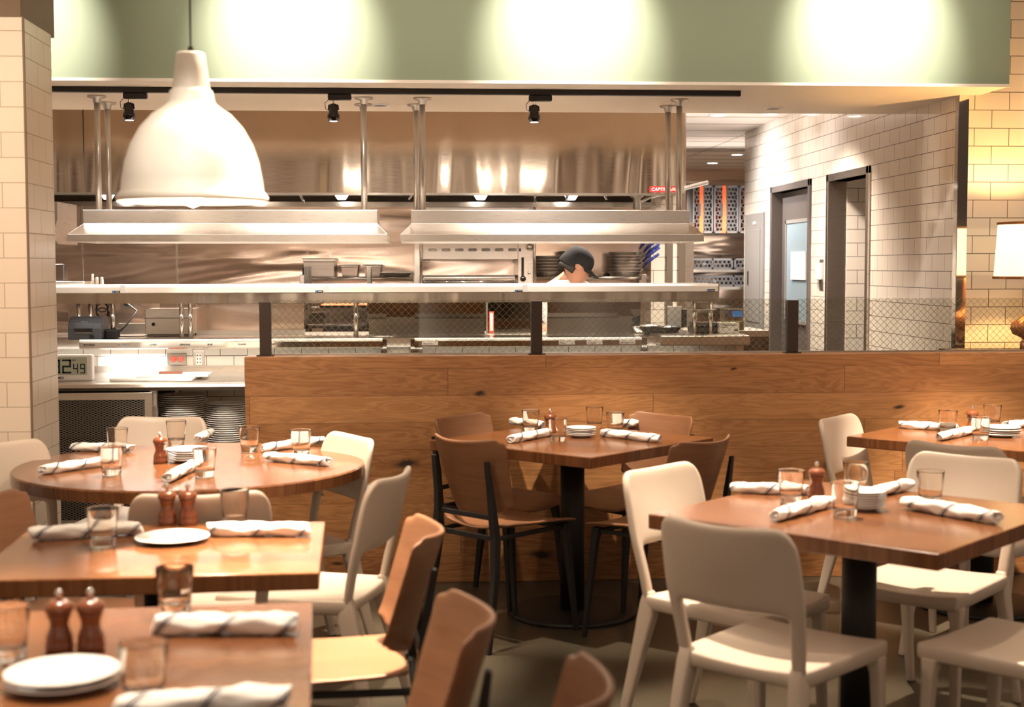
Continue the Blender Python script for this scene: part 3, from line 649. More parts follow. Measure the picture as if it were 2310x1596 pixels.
# ------------------------------------------------------------------ track lights under the bulkhead
t = E('lighting_track', 'long black lighting track fixed under the cream bulkhead', 'track', (0, 8.10, 2.5), 0)
fin(Bx(-2.15, 1.83, -.022, .022, -.030, 0), 'rail', 'black', t); fin(Bx(1.83, 1.842, -.023, .023, -.031, 0), 'end_cap', 'black', t)
TL = []
for px, lab in ((305, 'black track spotlight left of the pendant lamp'), (766, 'black track spotlight right of the pendant lamp'), (1219, 'rightmost black track spotlight')):
    x = ony(px, 215, 8.10).x
    if not TL:
        t = E('track_spotlight', lab, 'spotlight', (x, 8.10, 2.47), 0, 'black track spotlights')
        fin(prism(B(), [(-.018, 0), (.018, 0), (.018, -.036), (-.018, -.036)], -.066, .066), 'adapter', 'black', t, bevel=.008)
        fin(lathe(B(), [(.006, -.028), (.006, -.055)], 10, (-.035, 0, 0)), 'stem', 'chrome', t)
        bm = B(); tube(bm, [(-.062, 0, -.09), (-.060, 0, -.065), (-.035, 0, -.055), (-.010, 0, -.065), (-.008, 0, -.09)], .005, 8); fin(bm, 'yoke', 'black_gloss', t, True)
        hd = fin(lathe(B(), [(.012, -.055), (.022, -.062), (.026, -.095), (.028, -.100), (.028, -.112), (.034, -.114), (.034, -.138), (.027, -.141), (.027, -.152)], 28, (-.035, 0, 0)), 'lamp_head', 'black_gloss', t, True)
        fin(lathe(B(), [(.023, -.1525), (.023, -.154)], 24, (-.035, 0, 0)), 'lens', 'spot_face', hd)
        fin(tube(B(), [(-.06, -.01, -.03), (-.082, -.01, -.055), (-.078, -.01, -.085), (-.06, -.005, -.095)], .0018, 6), 'wire', 'cable', t, True)
        reg(t); TL.append(t)
    else: q = dup(TL[0]); q.location = (x, 8.10, 2.47); q['label'] = lab; t = q
    spot('track_spot_light', (x-.035, 8.10, 2.30), (x-.035, 9.0, .2), 120, 96, (1, .88, .76), .9, .02); spot('hood_glint_light', (x-.035, 8.10, 2.30), (x-.035, 10.4, 2.3), 4, 90, (1, .88, .76), 1, .03)  # second spot is an added weak one, for glints on the hood
# recessed lights
def downlight(p, lab, r=.085, lit=True, grp='recessed lights in the kitchen ceiling'):
    t = E('ceiling_light', lab, 'ceiling light', p, 0, grp)
    fin(lathe(B(), [(r, 0), (r, -.006), (r*.82, -.010), (r*.80, -.004)], 32, cap=False), 'trim_ring', 'white', t, True)
    fin(lathe(B(), [(r*.80, -.004), (r*.80, -.006)], 32), 'lens', 'lamp_disc' if lit else 'black', t)
for px, py, lab in ((1620, 259, 'lit recessed ceiling light nearest the bulkhead, right of the hood'), (1663, 348, 'lit recessed ceiling light by the far tiled corner'), (1607, 367, 'lit recessed ceiling light farthest back in the kitchen'), (1915, 257, 'lit recessed ceiling light above the tiled side wall')):
    p = onz(px, py, 2.8); downlight((min(p.x, 3.0) if px > 1900 else p.x, p.y, 2.8), lab)
p = onz(1745, 243, 2.5); downlight((p.x, p.y, 2.5), 'dark round fitting under the right of the bulkhead', .06, False, 'round fittings under the bulkhead')
p = onz(857, 236, 2.5); downlight((p.x, p.y, 2.5), 'dark round fitting under the bulkhead between two pipes', .055, False, 'round fittings under the bulkhead')
# ------------------------------------------------------------------ exhaust hood
t = E('exhaust_hood', 'long stainless steel exhaust hood across the kitchen ceiling', 'hood', (0, 10.4, 2.03), 0)
xa, xb = -4.2, 1.955
fin(Bx(xa, xb, 0, .012, 0, .769), 'front_panel', 'hood_steel', t)
bm = B(); box(bm, xb-.012, xb, .012, 1.19, 0, .769); fin(bm, 'side_panel', 'steel', t)
bm = B(); box(bm, xa, xb, -.006, .05, -.012, .004); fin(bm, 'lower_lip', 'bright_steel', t)
fin(prism(B(), [(.95, -.02), (1.15, -.02), (1.15, .76), (.55, .60)], xa, xb-.02), 'filter_bank', 'dark_steel', t)
bm = B(); box(bm, xa, xb-.02, .90, 1.19, -.06, -.02); fin(bm, 'grease_trough', 'bright_steel', t)
s0 = ony(187, 300, 10.4).x; fin(Bx(s0, s0+.006, -.002, 0, 0, .769), 'panel_seam', 'black', t)
for px in (240, 560, 770, 1085, 1290): 
    x = ony(px, 450, 10.9).x; fin(lathe(B(), [(.05, .10), (.05, .06), (.03, .03)], 16, (x, .55, -.05)), 'hood_lamp', 'lamp_disc', t, True)
for px, (dx, dz) in ((678, (.03, -.06)), (928, (-.02, -.03)), (1207, (0, -.12)), (1280, (-.01, -.04)), (1365, (.01, -.03))):
    x = ony(px, 450, 10.7).x; bm = B(); lathe(bm, [(.014, 0), (.014, -.025)], 12, (x, .3, .02)); tube(bm, [(x, .3, 0), (x+dx, .3, dz)], .009, 8); fin(bm, 'fire_nozzle', 'chrome', t, True)
x = ony(1437, 450, 10.7).x; bm = B(); lathe(bm, [(.05, .02), (.055, -.005), (.03, -.02), (.03, -.10)], 16, (x, .3, 0)); tube(bm, [(x, .3, -.06), (x+.10, .3, -.005), (x+.6, .6, .12)], .016, 8); fin(bm, 'fire_valve', 'galvanised', t, True)
pa = ony(1466, 433, 10.39).x; pb = ony(1524, 433, 10.39).x
pl = fin(Bx(pa, pb, -.010, -.006, .012, .055), 'brand_plate', 'red', t); text('CAPTIVEAIRE', .033, 'white', pl, (pa+.010, -.0105, .022), bold=.0006, shear=.2)
# lower left section of the line seen at the picture's left: duct chase
t = E('side_canopy', 'small stainless canopy at the left beside the tiled column', 'hood', (-2.3, 8.9, 1.64), 0)
fin(prism(B(), [(0, .0), (-.12, .05), (-.12, .06), (.0, .15), (0, .26), (.5, .26), (.5, 0)], -.35, .09), 'housing', 'steel', t)
# ------------------------------------------------------------------ heat canopies hung on pipes
def canopy(lab, xl, xr, pipes):
    t = E('heat_canopy', lab, 'canopy', ((xl+xr)/2, 8.42, 1.645), 0, 'stainless light canopies over the pass'); w = (xr-xl)/2; f = .062
    # housing: upright band, splayed skirt and lip, all round
    bm = B(); lv = [(0, -.125, 0), (0, -.125, .042), (.0, 0, .105), (.0, 0, .187)]
    sec = [(w+f, -.125, .64, .0), (w+f, -.125, .64, .042), (w, 0, .52, .106), (w, 0, .52, .187)]; rings = []
    for hx, y0, y1, z in sec: rings.append([bm.verts.new(p) for p in ((-hx, y0, z), (hx, y0, z), (hx, y1, z), (-hx, y1, z))])
    for a, b in zip(rings, rings[1:]):
        for i in range(4): bm.faces.new((a[i], a[(i+1) % 4], b[(i+1) % 4], b[i]))
    bm.faces.new(rings[-1]); fin(bm, 'housing', 'steel', t, bevel=.002)
    fin(Bx(-w-.01, w+.01, -.105, -.055, .002, .016), 'light_tube', 'tube_light', t)
    fin(Bx(-w-.05, w+.05, -.05, .56, .022, .026), 'reflector', 'cream_metal', t)
    for px, y in pipes:
        x = ony(px, 300, y).x - (xl+xr)/2
        pp = fin(lathe(B(), [(.0175, .187), (.0175, .852)], 20, (x, y-8.42, 0)), 'support_pipe', 'galvanised', t, True)
        bm = B(); lathe(bm, [(.022, .815), (.024, .838), (.054, .846), (.054, .8545)], 24, (x, y-8.42, 0)); fin(bm, 'flange', 'galvanised', pp, True)
    l = area('canopy_light', ((xl+xr)/2, 8.55, 1.63), (xr-xl), .12, 20, (1, .93, .84)); return t
canopy('left stainless canopy hanging on pipes over the pass, behind the pendant lamp', ony(187, 470, 8.42).x, ony(851, 470, 8.42).x, ((220, 8.52), (243, 8.86), (821, 8.52), (820, 8.86)))
canopy('right stainless canopy hanging on pipes over the pass, before the cook', ony(927, 470, 8.42).x, ony(1556, 470, 8.42).x, ((953, 8.52), (939, 8.86), (1507, 8.86), (1532, 8.52)))
# ------------------------------------------------------------------ the pass: shelf, ledge, bins
XL, XR = -2.6, ony(1618, 650, 8.22).x
t = E('pass_shelf', 'long stainless pass shelf with a bright light rail along its front', 'shelf', (0, 8.24, 0), 0)
fin(Bx(XL, XR, 0, .40, 1.300, 1.386), 'shelf_body', 'shelf_steel', t)
fin(prism(B(), [(-.004, 1.290), (.004, 1.290), (.004, 1.362), (-.004, 1.362)], XL, XR), 'fascia', 'shelf_steel', t)
fin(prism(B(), [(-.050, 1.350), (-.046, 1.385), (-.030, 1.394), (.06, 1.394), (.06, 1.350)], XL, XR), 'light_rail', 'cream_metal', t, bevel=.003)
fin(Bx(XL, XR-.05, -.020, .05, 1.394, 1.400), 'rail_cap', 'white', t)
area('pass_shelf_light', (-.2, 8.28, 1.283), 3.6, .02, 2.5, (1, .94, .85))
fin(Bx(XR, XR+.006, -.052, .40, 1.290, 1.397), 'end_panel', 'steel', t)
for px in (262, 720, 1170, 1604):
    x = ony(px, 655, 8.19).x; s = fin(Bx(x-.022, x+.022, -.0535, -.050, 1.352, 1.364), 'sticker', 'black', t)
    fin(Bx(x-.021, x-.010, -.0542, -.0535, 1.353, 1.363), 'sticker_mark', 'tape_blue', s)
    fin(Bx(x-.006, x+.018, -.0542, -.0535, 1.3565, 1.3595), 'sticker_line', 'white', s)
    if px < 1500: fin(Bx(x+.024, x+.052, -.0545, -.030, 1.352, 1.395), 'rail_clip', 'white', t)
for px in (178, 205, 255, 410, 430, 803, 1567, 1603):
    x = ony(px, 730, 8.45).x; fin(lathe(B(), [(.014, 1.082), (.014, 1.302)], 16, (x, .21, 0)), 'post', 'bright_steel', t, True)
t = E('pass_counter', 'stainless counter top along the tiled pass wall', 'counter', (0, 8.2, 0), 0)
fin(Bx(XL, 1.40, .12, 1.0, 1.03, 1.080), 'worktop', 'steel', t); fin(Bx(1.40, 1.93, -.03, .95, 1.035, 1.095), 'worktop_end', 'steel', t, bevel=.006)
fin(Bx(-.05, .02, .08, .149, .985, 1.075), 'bracket', 'dark_steel', t)
x = ony(1010+37, 790, 8.2).x
for px in (865, 940, 1460): x = ony(px, 775, 8.2).x; fin(Bx(x-.016, x+.016, .10, .15, .975, 1.075), 'bracket', 'dark_steel', t)
for a, b, lab in ((172, 862, 'left stainless ticket ledge with handwritten names, above the outlets'), (935, 1452, 'right stainless ticket ledge with taped labels, behind the glass screen')):
    x0 = ony(a, 770, 8.16).x; x1 = ony(b, 770, 8.16).x
    t = E('ticket_ledge', lab, 'ledge', (0, 8.2, 0), 0, 'ticket ledges on the pass')
    fin(prism(B(), [(.15, 1.085), (.04, 1.085), (.020, 1.068), (.028, 1.036), (.05, 1.028), (.058, 1.034), (.035, 1.045), (.035, 1.064), (.15, 1.078)], x0, x1), 'ledge', 'bright_steel', t)
    if a == 172:
        for px, s in ((180, 'TOWELS'), (258, 'ALMOND'), (331, 'LIMES'), (399, 'LEMONS'), (463, 'BAR'), (533, 'NAAN'), (603, 'MINT'), (676, 'OLIVES'), (745, 'NUTS'), (803, 'CURRY')):
            text(s, .016, 'black', t, (ony(px, 775, 8.14).x, (.0185), 1.048), (R(80), 0, 0))
    else:
        for px, s in ((955, 'Bok choy'), (1267, 'Feta'), (1330, 'Avocado'), (1405, 'Quinoa corn')):
            x = ony(px, 775, 8.14).x; lb = fin(Bx(x-.008, x+.085, .0155, .0185, 1.044, 1.064), 'tape_label', 'paper', t); text(s, .014, 'black', lb, (x, .0150, 1.049))
# lower prep counter at left, with shelf, mesh door and plates
LX0, LX1 = -2.5, -.86
t = E('prep_counter', 'low stainless prep counter at left with open shelves below', 'counter', (0, 7.6, 0), 0)
fin(prism(B(), [(.75, .888), (0, .888), (-.018, .880), (-.022, .862), (-.010, .845), (.02, .845), (.03, .86), (.75, .86)], LX0, LX1), 'worktop', 'steel', t, bevel=.003)
fin(Bx(LX0, LX1, .730, .749, .888, .925), 'upstand', 'steel', t)
fin(Bx(LX0, LX1, .02, .74, .50, .52), 'shelf', 'dark_steel', t); fin(Bx(LX0, LX1, .02, .74, .12, .14), 'shelf', 'dark_steel', t)
x1 = ony(345, 950, 7.6).x
for x in (LX0+.02, x1, LX1-.03): fin(Bx(x-.018, x+.018, .02, .06, 0, .845), 'leg', 'steel', t); fin(Bx(x-.018, x+.018, .70, .74, 0, .845), 'leg', 'steel', t)
fin(Bx(LX0, x1, .70, .72, .14, .84), 'back_panel', 'black', t)
xd0 = ony(122, 950, 7.58).x-.35; xd1 = ony(328, 950, 7.58).x
dr = fin(Bx(xd0, xd1, 0, .002, .14, .80), 'mesh_door', 'expanded_mesh', t)
bm = B()
for q in ((xd0+.02, xd1-.006, -.004, .012, .795, .835), (xd1-.006, xd1+.034, -.004, .012, .12, .835), (xd0+.02, xd1-.006, -.004, .012, .12, .155), (xd0-.02, xd0+.02, -.004, .012, .12, .835)): box(bm, *q)
fin(bm, 'door_frame', 'steel', dr, bevel=.002); fin(lathe(B(), [(.006, .70), (.006, .76)], 10, (xd1+.040, -.004, 0)), 'hinge', 'chrome', dr)
# plate stacks on the lower shelf
def dinner(cx, n, r, lab, zshelf=.521, step=.0118):
    first = None
    for k in range(n):
        if first is None: first = o = fin(plate_mesh(r, .018), 'dinner_plate', 'white_plate', None, True)
        else: o = first.copy(); COL.objects.link(o)
        o.location = (cx+random.uniform(-.0015, .0015), 7.6+.27, zshelf+k*step)
        tag(o, lab, 'plate', lab)
dinner(ony(411, 930, 7.85).x, 23, .130, 'dinner plate in the taller left stack on the shelf under the prep counter')
dinner(ony(512, 930, 7.85).x, 19, .118, 'dinner plate in the lower right stack on the shelf under the prep counter')
# clock timer
p = ony(150, 850, 7.75); cx = ony(141, 820, 7.72).x
t = E('digital_clock', 'white digital timer clock beside the tiled column', 'clock', (cx, 7.74, .8885), 0)
kx = 7.7/3200
fin(Bx(-.20, .155, -.02, .045, 0, .142), 'case', 'white', t, bevel=.010); fin(Bx(-.18, .128, -.0225, -.020, .034, .128), 'display', 'lcd', t)
SEG = {'3': 'abcdg', '2': 'abged', '4': 'fgbc', '9': 'abcdfg', '8': 'abcdefg'}
def digit(bm, ch, x, z, w, h, th, y=-.0235):
    S = {'a': (x, x+w, z+h-th, z+h), 'g': (x, x+w, z+h/2-th/2, z+h/2+th/2), 'd': (x, x+w, z, z+th), 'f': (x, x+th, z+h/2, z+h), 'b': (x+w-th, x+w, z+h/2, z+h), 'e': (x, x+th, z, z+h/2), 'c': (x+w-th, x+w, z, z+h/2)}
    e = .0012
    for q in SEG[ch]: a = S[q]; box(bm, a[0]+e, a[1]-e, y, y+.001, a[2]+e, a[3]-e)
bm = B(); digit(bm, '8', -.125, .040, .050, .078, .012); digit(bm, '3', -.061, .040, .050, .078, .012); digit(bm, '2', -.003, .040, .050, .078, .012); digit(bm, '4', .055, .040, .028, .054, .008); digit(bm, '9', .092, .040, .028, .054, .008)
fin(bm, 'digits', 'lcd_ink', t); text('AM', .014, 'lcd_ink', t, (.050, -.0235, .108)); text('TIMEX', .017, 'lcd_ink', t, (-.042, -.0205, .012), bold=.0004)
# cutting board, knife, cloth
a = onz(228, 862, .889); b_ = onz(405, 862, .889); c_ = onz(300, 842, .889)
t = E('cutting_board', 'white cutting board in the bright light on the prep counter', 'cutting board', ((a.x+b_.x)/2+.05, 7.83, .889), R(-2))
fin(Bx(-.22, .22, -.15, .15, 0, .014), 'board', 'cut_board', t, bevel=.004)
t = tag(fin(Bx(-.19, .19, -.12, .12, 0, .010), 'cutting_board', 'cut_board', None, bevel=.003), 'second white cutting board lying on top to the right, under the knife', 'cutting board'); t.location = ((a.x+b_.x)/2+.14, 7.87, .9035); t.rotation_euler = (0, 0, R(3))
kp = ony(362, 838, 7.9)
t = E('chef_knife', 'knife with reddish wooden handle on the cutting board', 'knife', (kp.x, 7.86, .914), R(3))
fin(sweep(B(), [((0, 0, 0), .0, .0)]) if False else prism(B(), [(-.012, 0), (.010, 0), (.012, .012), (-.010, .014)], 0, .125), 'handle', 'knife_wood', t, bevel=.003)
fin(prism(B(), [(-.020, 0), (.014, 0), (.014, .002), (-.020, .001)], -.22, 0), 'blade', 'bright_steel', t)
o = tag(fin(Bx(-.05, .05, -.02, .02, 0, .012), 'folded_cloth', 'white_cloth', None, bevel=.005), 'small white folded cloth at the counter edge beside the cutting board', 'cloth'); q = onz(410, 862, .889); o.location = (q.x, 7.65, .889)
# outlets on the tiled pass wall
p = ony(400, 810, 8.35)
t = E('outlet_plate', 'steel outlet plate with two orange red sockets on white tiles', 'outlet', (p.x, 8.35, p.z), 0)
fin(Bx(-.056, .056, -.014, 0, -.034, .034), 'cover_plate', 'bright_steel', t, bevel=.003)
for sx in (-.020, .020):
    s = fin(lathe(B(), [(.017, -.0145), (.017, -.019), (.015, -.020)], 20, (sx, 0, 0), axis='y'), 'socket', 'outlet_red', t)
    bm = B()
    for q in (-.006, .006):
        for w in (-.005, .005): box(bm, sx+w-.0014, sx+w+.0014, -.0212, -.020, q-.003, q+.003)
    fin(bm, 'slot', 'white', s)
p = ony(449, 810, 8.35)
t = E('outlet_plate', 'tall steel outlet plate with a white double socket on white tiles', 'outlet', (p.x, 8.35, p.z), 0)
fin(Bx(-.033, .033, -.006, 0, -.055, .055), 'cover_plate', 'galvanised', t, bevel=.002); s = fin(Bx(-.017, .017, -.010, -.006, -.034, .034), 'socket', 'white', t)
bm = B()
for q in (-.02, -.0, .02):
    for w in (-.008, .008): box(bm, w-.003, w+.003, -.0112, -.010, q-.003, q+.003)
fin(bm, 'slot', 'black', s)
# receipt printer
p = ony(196, 765, 8.40)
t = E('receipt_printer', 'dark grey receipt printer on the pass counter', 'printer', (p.x, 8.34, 1.081), 0)
pf = [(0, 0), (0, .062), (.012, .092), (.045, .118), (.085, .130), (.20, .130), (.22, .10), (.22, 0)]
fin(prism(B(), pf, -.095, .095), 'housing', 'charcoal', t, bevel=.006)
fin(prism(B(), [(-.003, .062), (.010, .093), (.020, .100), (.02, .062)], -.060, .050), 'paper_cover', 'charcoal', t, bevel=.003)
fin(Bx(-.055, .045, -.003, .004, .040, .060), 'paper_slot', 'black', t); fin(Bx(-.055, .045, -.006, .002, .036, .040), 'tear_bar', 'bright_steel', t)
fin(Bx(.030, .056, -.004, .002, .010, .024), 'power_switch', 'black', t); text('EPSON', .013, 'panel_grey', t, (-.022, .010, .0975), (R(40), 0, 0), 'lettering', .0003)
p2 = ony(255, 765, 8.5)
t = E('power_adapter', 'black power adapter with its cord beside the receipt printer', 'adapter', (p2.x, 8.45, 1.081), 0)
fin(Bx(-.035, .045, -.03, .05, 0, .055), 'adapter_body', 'black', t, bevel=.012)
o1 = ony(285, 695, 8.9)
bm = B(); tube(bm, [(.04, 0, .03), (.065, .1, .07), (.08, .25, .12), (.082, .36, .15), (o1.x-p2.x, .42, 1.335-1.081-.05)], .005, 8); fin(bm, 'cord', 'cable', t, True)
t = tag(fin(tube(B(), [(math.cos(k*.55)*.035+.006*math.sin(k), .01*math.sin(k*1.3), k*.0026+math.sin(k*.55)*.05) for k in range(38)], .0035, 6), 'cable_bundle', 'cable', None, True), 'coiled black cables hanging under the pass shelf behind the printer', 'cable'); q = ony(232, 705, 8.62); t.location = (q.x, 8.62, q.z-.03)
# panel behind with outlet
t = E('equipment_riser', 'stainless backsplash panel under the pass shelf, holding a plugged outlet', 'panel', (ony(285, 720, 8.95).x, 8.98, 1.081), 0)
fin(Bx(-.36, .20, 0, .012, 0, .30), 'splash_panel', 'wall_steel', t); fin(Bx(-.042, .042, -.006, 0, .155, .215), 'outlet_cover', 'bright_steel', t); fin(lathe(B(), [(.016, -.006), (.014, -.028)], 16, (0, 0, .19), axis='y'), 'plug', 'black', t, True)
# tray and papers, steel box, lids
t = tag(fin(prism(B(), [(0, 0), (.18, 0), (.18, .075), (.172, .075), (.172, .006), (0, .006)], -.09, .09), 'document_tray', 'steel', None, bevel=.002), 'low open steel tray behind the printer cord', 'tray'); q = ony(295, 760, 8.7); t.location = (q.x, 8.62, 1.081)
t = E('steel_warmer', 'stainless food warmer box on the pass counter, left of centre', 'appliance', (ony(390, 760, 8.75).x, 8.62, 1.081), 0)
w = (ony(443, 760, 8.62).x-ony(335, 760, 8.62).x)/2
fin(Bx(-w, w, 0, .26, .015, .165), 'housing', 'steel', t, bevel=.004); fin(Bx(-w+.01, w-.01, .01, .25, 0, .015), 'foot', 'dark_steel', t); fin(Bx(-w-.001, w+.001, -.003, 0, .110, .113), 'lid_line', 'black', t)
fin(lathe(B(), [(.011, 0), (.009, -.012)], 16, (-w+.05, 0, .075), axis='y'), 'knob', 'black', t, True)
for a, b, lab, mt, h0, hh in ((446, 688, 'grey slanted stainless lid behind the left posts', 'wall_steel', .03, .17), (833, 1092, 'dark slanted steel lid seen through the glass screen, centre', 'dark_mirror', .0, .20), (1232, 1440, 'dark polished slanted lid mirroring the dining tables', 'dark_mirror', .0, .20)):
    x0 = ony(a, 740, 8.85).x; x1 = ony(b, 740, 8.85).x
    t = E('slanted_lid', lab, 'lid', ((x0+x1)/2, 8.78, 1.081), 0, 'slanted lids on the pass'); w = (x1-x0)/2
    fin(prism(B(), [(0, h0), (.008, h0), ((-.012 if h0 == 0 else .010), hh+h0), ((-.020 if h0 == 0 else .002), hh+h0)], -w, w), 'lid_panel', mt, t)
    fin(Bx(-w, w, .002, .10, 0, h0 if h0 > .02 else .012), 'base_rail', 'steel', t); fin(tube(B(), [(-w, -.012, hh+h0), (w, -.012, hh+h0)], .006), 'top_rail', 'black', t)
x0 = ony(1096, 740, 8.9).x; x1 = ony(1200, 740, 8.9).x
t = E('divider_panel', 'dull olive steel panel between the two dark lids, with a red clip board on it', 'panel', ((x0+x1)/2, 8.90, 1.081), 0); w = (x1-x0)/2
fin(Bx(-w, w, 0, .012, 0, .215), 'panel_sheet', 'dark_mirror', t); fin(Bx(-w, -w+.012, -.02, 0, 0, .215), 'panel_frame', 'steel', t)
cb = fin(prism(B(), [(-.012, .002), (-.006, .002), (-.006, .135), (-.012, .135)], -w+.020, -w+.050), 'clip_board', 'outlet_red', t); fin(Bx(-w+.026, -w+.044, -.014, -.012, .015, .125), 'ticket_paper', 'paper', cb)
# far rack with food tray
q0 = ony(690, 690, 10.2).x; q1 = ony(832, 690, 10.2).x
t = E('wire_rack', 'dark kitchen rack with trays, seen between the posts', 'rack', ((q0+q1)/2, 10.2, 0), 0); w = (q1-q0)/2
for z in (.9, 1.06, 1.185): fin(Bx(-w, w, 0, .4, z, z+.02), 'rack_shelf', 'dark_steel', t)
for sx in (-1, 1): fin(Bx(sx*w-.012, sx*w+.012, 0, .02, 0, 1.5), 'upright', 'dark_steel', t); fin(Bx(sx*w-.012, sx*w+.012, .38, .4, 0, 1.5), 'upright', 'dark_steel', t)
t2 = E('sheet_tray', 'sheet tray of roasted food on the dark rack', 'tray', ((q0+q1)/2+.06, 10.22, 1.206), 0)
fin(prism(B(), [(0, .015), (.02, 0), (.33, 0), (.35, .015), (.34, .015), (.33, .005), (.02, .005), (.01, .015)], -w*.85, w*.75), 'tray', 'bright_steel', t2)
bm = B()
for i in range(60): lathe(bm, [(.004, 0), (.014, .006), (.010, .016), (.002, .02)], 7, (random.uniform(-w*.78, w*.68), random.uniform(.04, .3), .005))
fd = fin(bm, 'roasted_food', 'food', t2, True); fd['kind'] = 'stuff'
t = E('steamer_pan', 'open steel pan with black lid holder on the dark rack', 'pan', (q0+.07, 10.22, 1.08), 0)
fin(prism(B(), [(0, 0), (.2, 0), (.22, .08), (.21, .08), (.19, .01), (.01, .01), (-.01, .08), (-.02, .08)], -.05, .05), 'pan_body', 'bright_steel', t)
t = E('burner_unit', 'black cooker top with a stubby tap between the posts', 'appliance', (q0+.27, 10.0, .92), 0)
fin(Bx(-.14, .15, 0, .2, 0, .17), 'cooker_body', 'black_gloss', t, bevel=.01); fin(lathe(B(), [(.012, .17), (.012, .22), (.02, .222), (.008, .26)], 12, (.10, .05, 0)), 'tap', 'bright_steel', t, True)
fin(Bx(-.14, .15, 0, .2, -.92, 0), 'cabinet', 'dark_steel', t)
# ------------------------------------------------------------------ cooking line: back shelves, pans, broiler
def wallshelf(a, b, lab):
    x0 = ony(a, 625, 11.25).x; x1 = ony(b, 625, 11.25).x; t = E('wall_shelf', lab, 'shelf', ((x0+x1)/2, 11.25, 1.405), 0, 'steel shelves on the kitchen back wall'); w = (x1-x0)/2
    fin(tube(B(), [(-w, 0, 0), (w, 0, 0)], .016, 12), 'front_tube', 'bright_steel', t, True); fin(Bx(-w, w, .01, .348, -.006, .004), 'shelf_plate', 'dark_steel', t)
    for sx in (-1, 1): fin(Bx(sx*w-.02, sx*w+.02, -.02, .02, -.045, .03), 'end_block', 'steel', t, bevel=.004); fin(Bx(sx*w-.012, sx*w+.012, .30, .348, -.2, .06), 'bracket', 'dark_steel', t)
    return (x0+x1)/2
wallshelf(682, 938, 'steel wall shelf holding the rectangular food pans'); wallshelf(1204, 1452, 'steel wall shelf holding the stacks of frying pans')
def gpan(px, w, d, h, lab):
    x = ony(px, 600, 11.4).x; t = E('food_pan', lab, 'pan', (x, 11.40, 1.4095), 0, 'rectangular food pans on the wall shelf')
    bm = B(); secs = [(w-.018, 0), (w-.008, .01), (w, h*.82), (w+.004, h*.84), (w+.004, h-.006), (w+.014, h-.004), (w+.014, h), (w, h), (w-.012, .012)]
    rings = []
    for hw_, z in secs: 
        dd = hw_-w+d; rings.append([bm.verts.new(p) for p in ((-hw_, -dd, z), (hw_, -dd, z), (hw_, dd, z), (-hw_, dd, z))])
    for a, b in zip(rings, rings[1:]):
        for i in range(4): bm.faces.new((a[i], a[(i+1) % 4], b[(i+1) % 4], b[i]))
    bm.faces.new(rings[0]); bm.faces.new(rings[-1]); fin(bm, 'pan_body', 'steel', t, bevel=.006)
gpan(722, .122, .12, .155, 'large deep steel food pan, leftmost on the wall shelf'); gpan(790, .066, .10, .105, 'smaller steel food pan in the middle of the wall shelf'); gpan(841, .066, .10, .105, 'smaller steel food pan right of its twin on the wall shelf'); gpan(894, .112, .10, .045, 'shallow flat steel tray at the right of the wall shelf')
q = ony(688, 615, 11.4).x; o = tag(fin(lathe(B(), [(.014, 0), (.014, .06), (.011, .062), (.011, .08)], 12), 'spice_jar', 'black', None, True), 'small black topped jar at the left end of the wall shelf', 'jar'); o.location = (q-.015, 11.50, 1.4095)
bx0 = ony(944, 600, 10.9).x; bx1 = ony(1203, 600, 10.9).x; zz = lambda y: 1.5-(y-600)*10.9/3200
t = E('broiler_oven', 'stainless overhead broiler with a row of slots and a side control panel', 'appliance', (0, 10.9, 0), 0)
xs1 = ony(1168, 600, 10.9).x
fin(Bx(bx0, xs1, 0, .6, zz(584), 1.95), 'hood_front', 'steel', t); fin(Bx(bx0, bx1, .45, .6, .9, zz(584)), 'back_plate', 'wall_steel', t)
fin(Bx(xs1, bx1, -.03, .6, .9, 1.95), 'control_panel', 'steel', t, bevel=.003); fin(Bx(bx0-.03, bx0+.008, -.02, .6, .9, 1.95), 'side_post', 'bright_steel', t)
for i in range(7):
    x = ony(976+i*30, 565, 10.9).x; bm = lathe(B(), [(.012, -.006), (.012, -.001)], 20, axis='y')
    for v in bm.verts: v.co.x += .022 if v.co.x > 0 else -.022; v.co.x += x; v.co.z += zz(563)
    fin(bm, 'slot', 'dark_steel', t)
fin(Bx(bx0+.03, xs1-.02, .05, .45, zz(628), zz(620)), 'grill_rack', 'dark_steel', t); fin(Bx(bx0+.03, xs1-.02, .02, .04, zz(630), zz(626)), 'rack_rail', 'bright_steel', t)
for y in (626, 635): fin(tube(B(), [(bx0+.04, -.02, zz(y)), (xs1-.03, -.02, zz(y))], .008), 'grill_bar', 'cream_metal' if y == 626 else 'chrome', t, True)
fin(Bx(bx0, xs1, 0, .45, .9, zz(640)), 'lower_body', 'dark_steel', t); fin(Bx(bx0, bx1, 0, .6, 0, .9), 'oven_base', 'steel', t)
x = ony(1179, 600, 10.87).x; fin(Bx(x-.010, x+.010, -.035, -.03, zz(630), zz(580)), 'lever_slot', 'black', t, bevel=.004); fin(lathe(B(), [(.022, -.06), (.022, -.035)], 20, (x+.002, 0, zz(628)), axis='y'), 'knob', 'black_gloss', t, True)
x = ony(1195, 600, 10.87).x; bm = B(); lathe(bm, [(.024, -.055), (.028, -.045), (.010, -.035)], 20, (x, 0, zz(557)), axis='y'); fin(bm, 'gas_valve', 'chrome', t, True); fin(lathe(B(), [(.010, -.055), (.014, -.035)], 12, (x-.006, 0, zz(615)), axis='y'), 'tap', 'chrome', t, True)
x = ony(1173, 563, 10.87).x; fin(Bx(x-.008, x+.008, -.034, -.03, zz(567), zz(560)), 'badge', 'blue', t)
for px, y0 in ((950, 10.84), (1206, 10.84)):
    x = ony(px, 600, y0).x; fin(tube(B(), [(x, y0-10.9, 1.3), (x, y0-10.9, 1.95)], .011), 'gas_pipe', 'bright_steel', t, True)
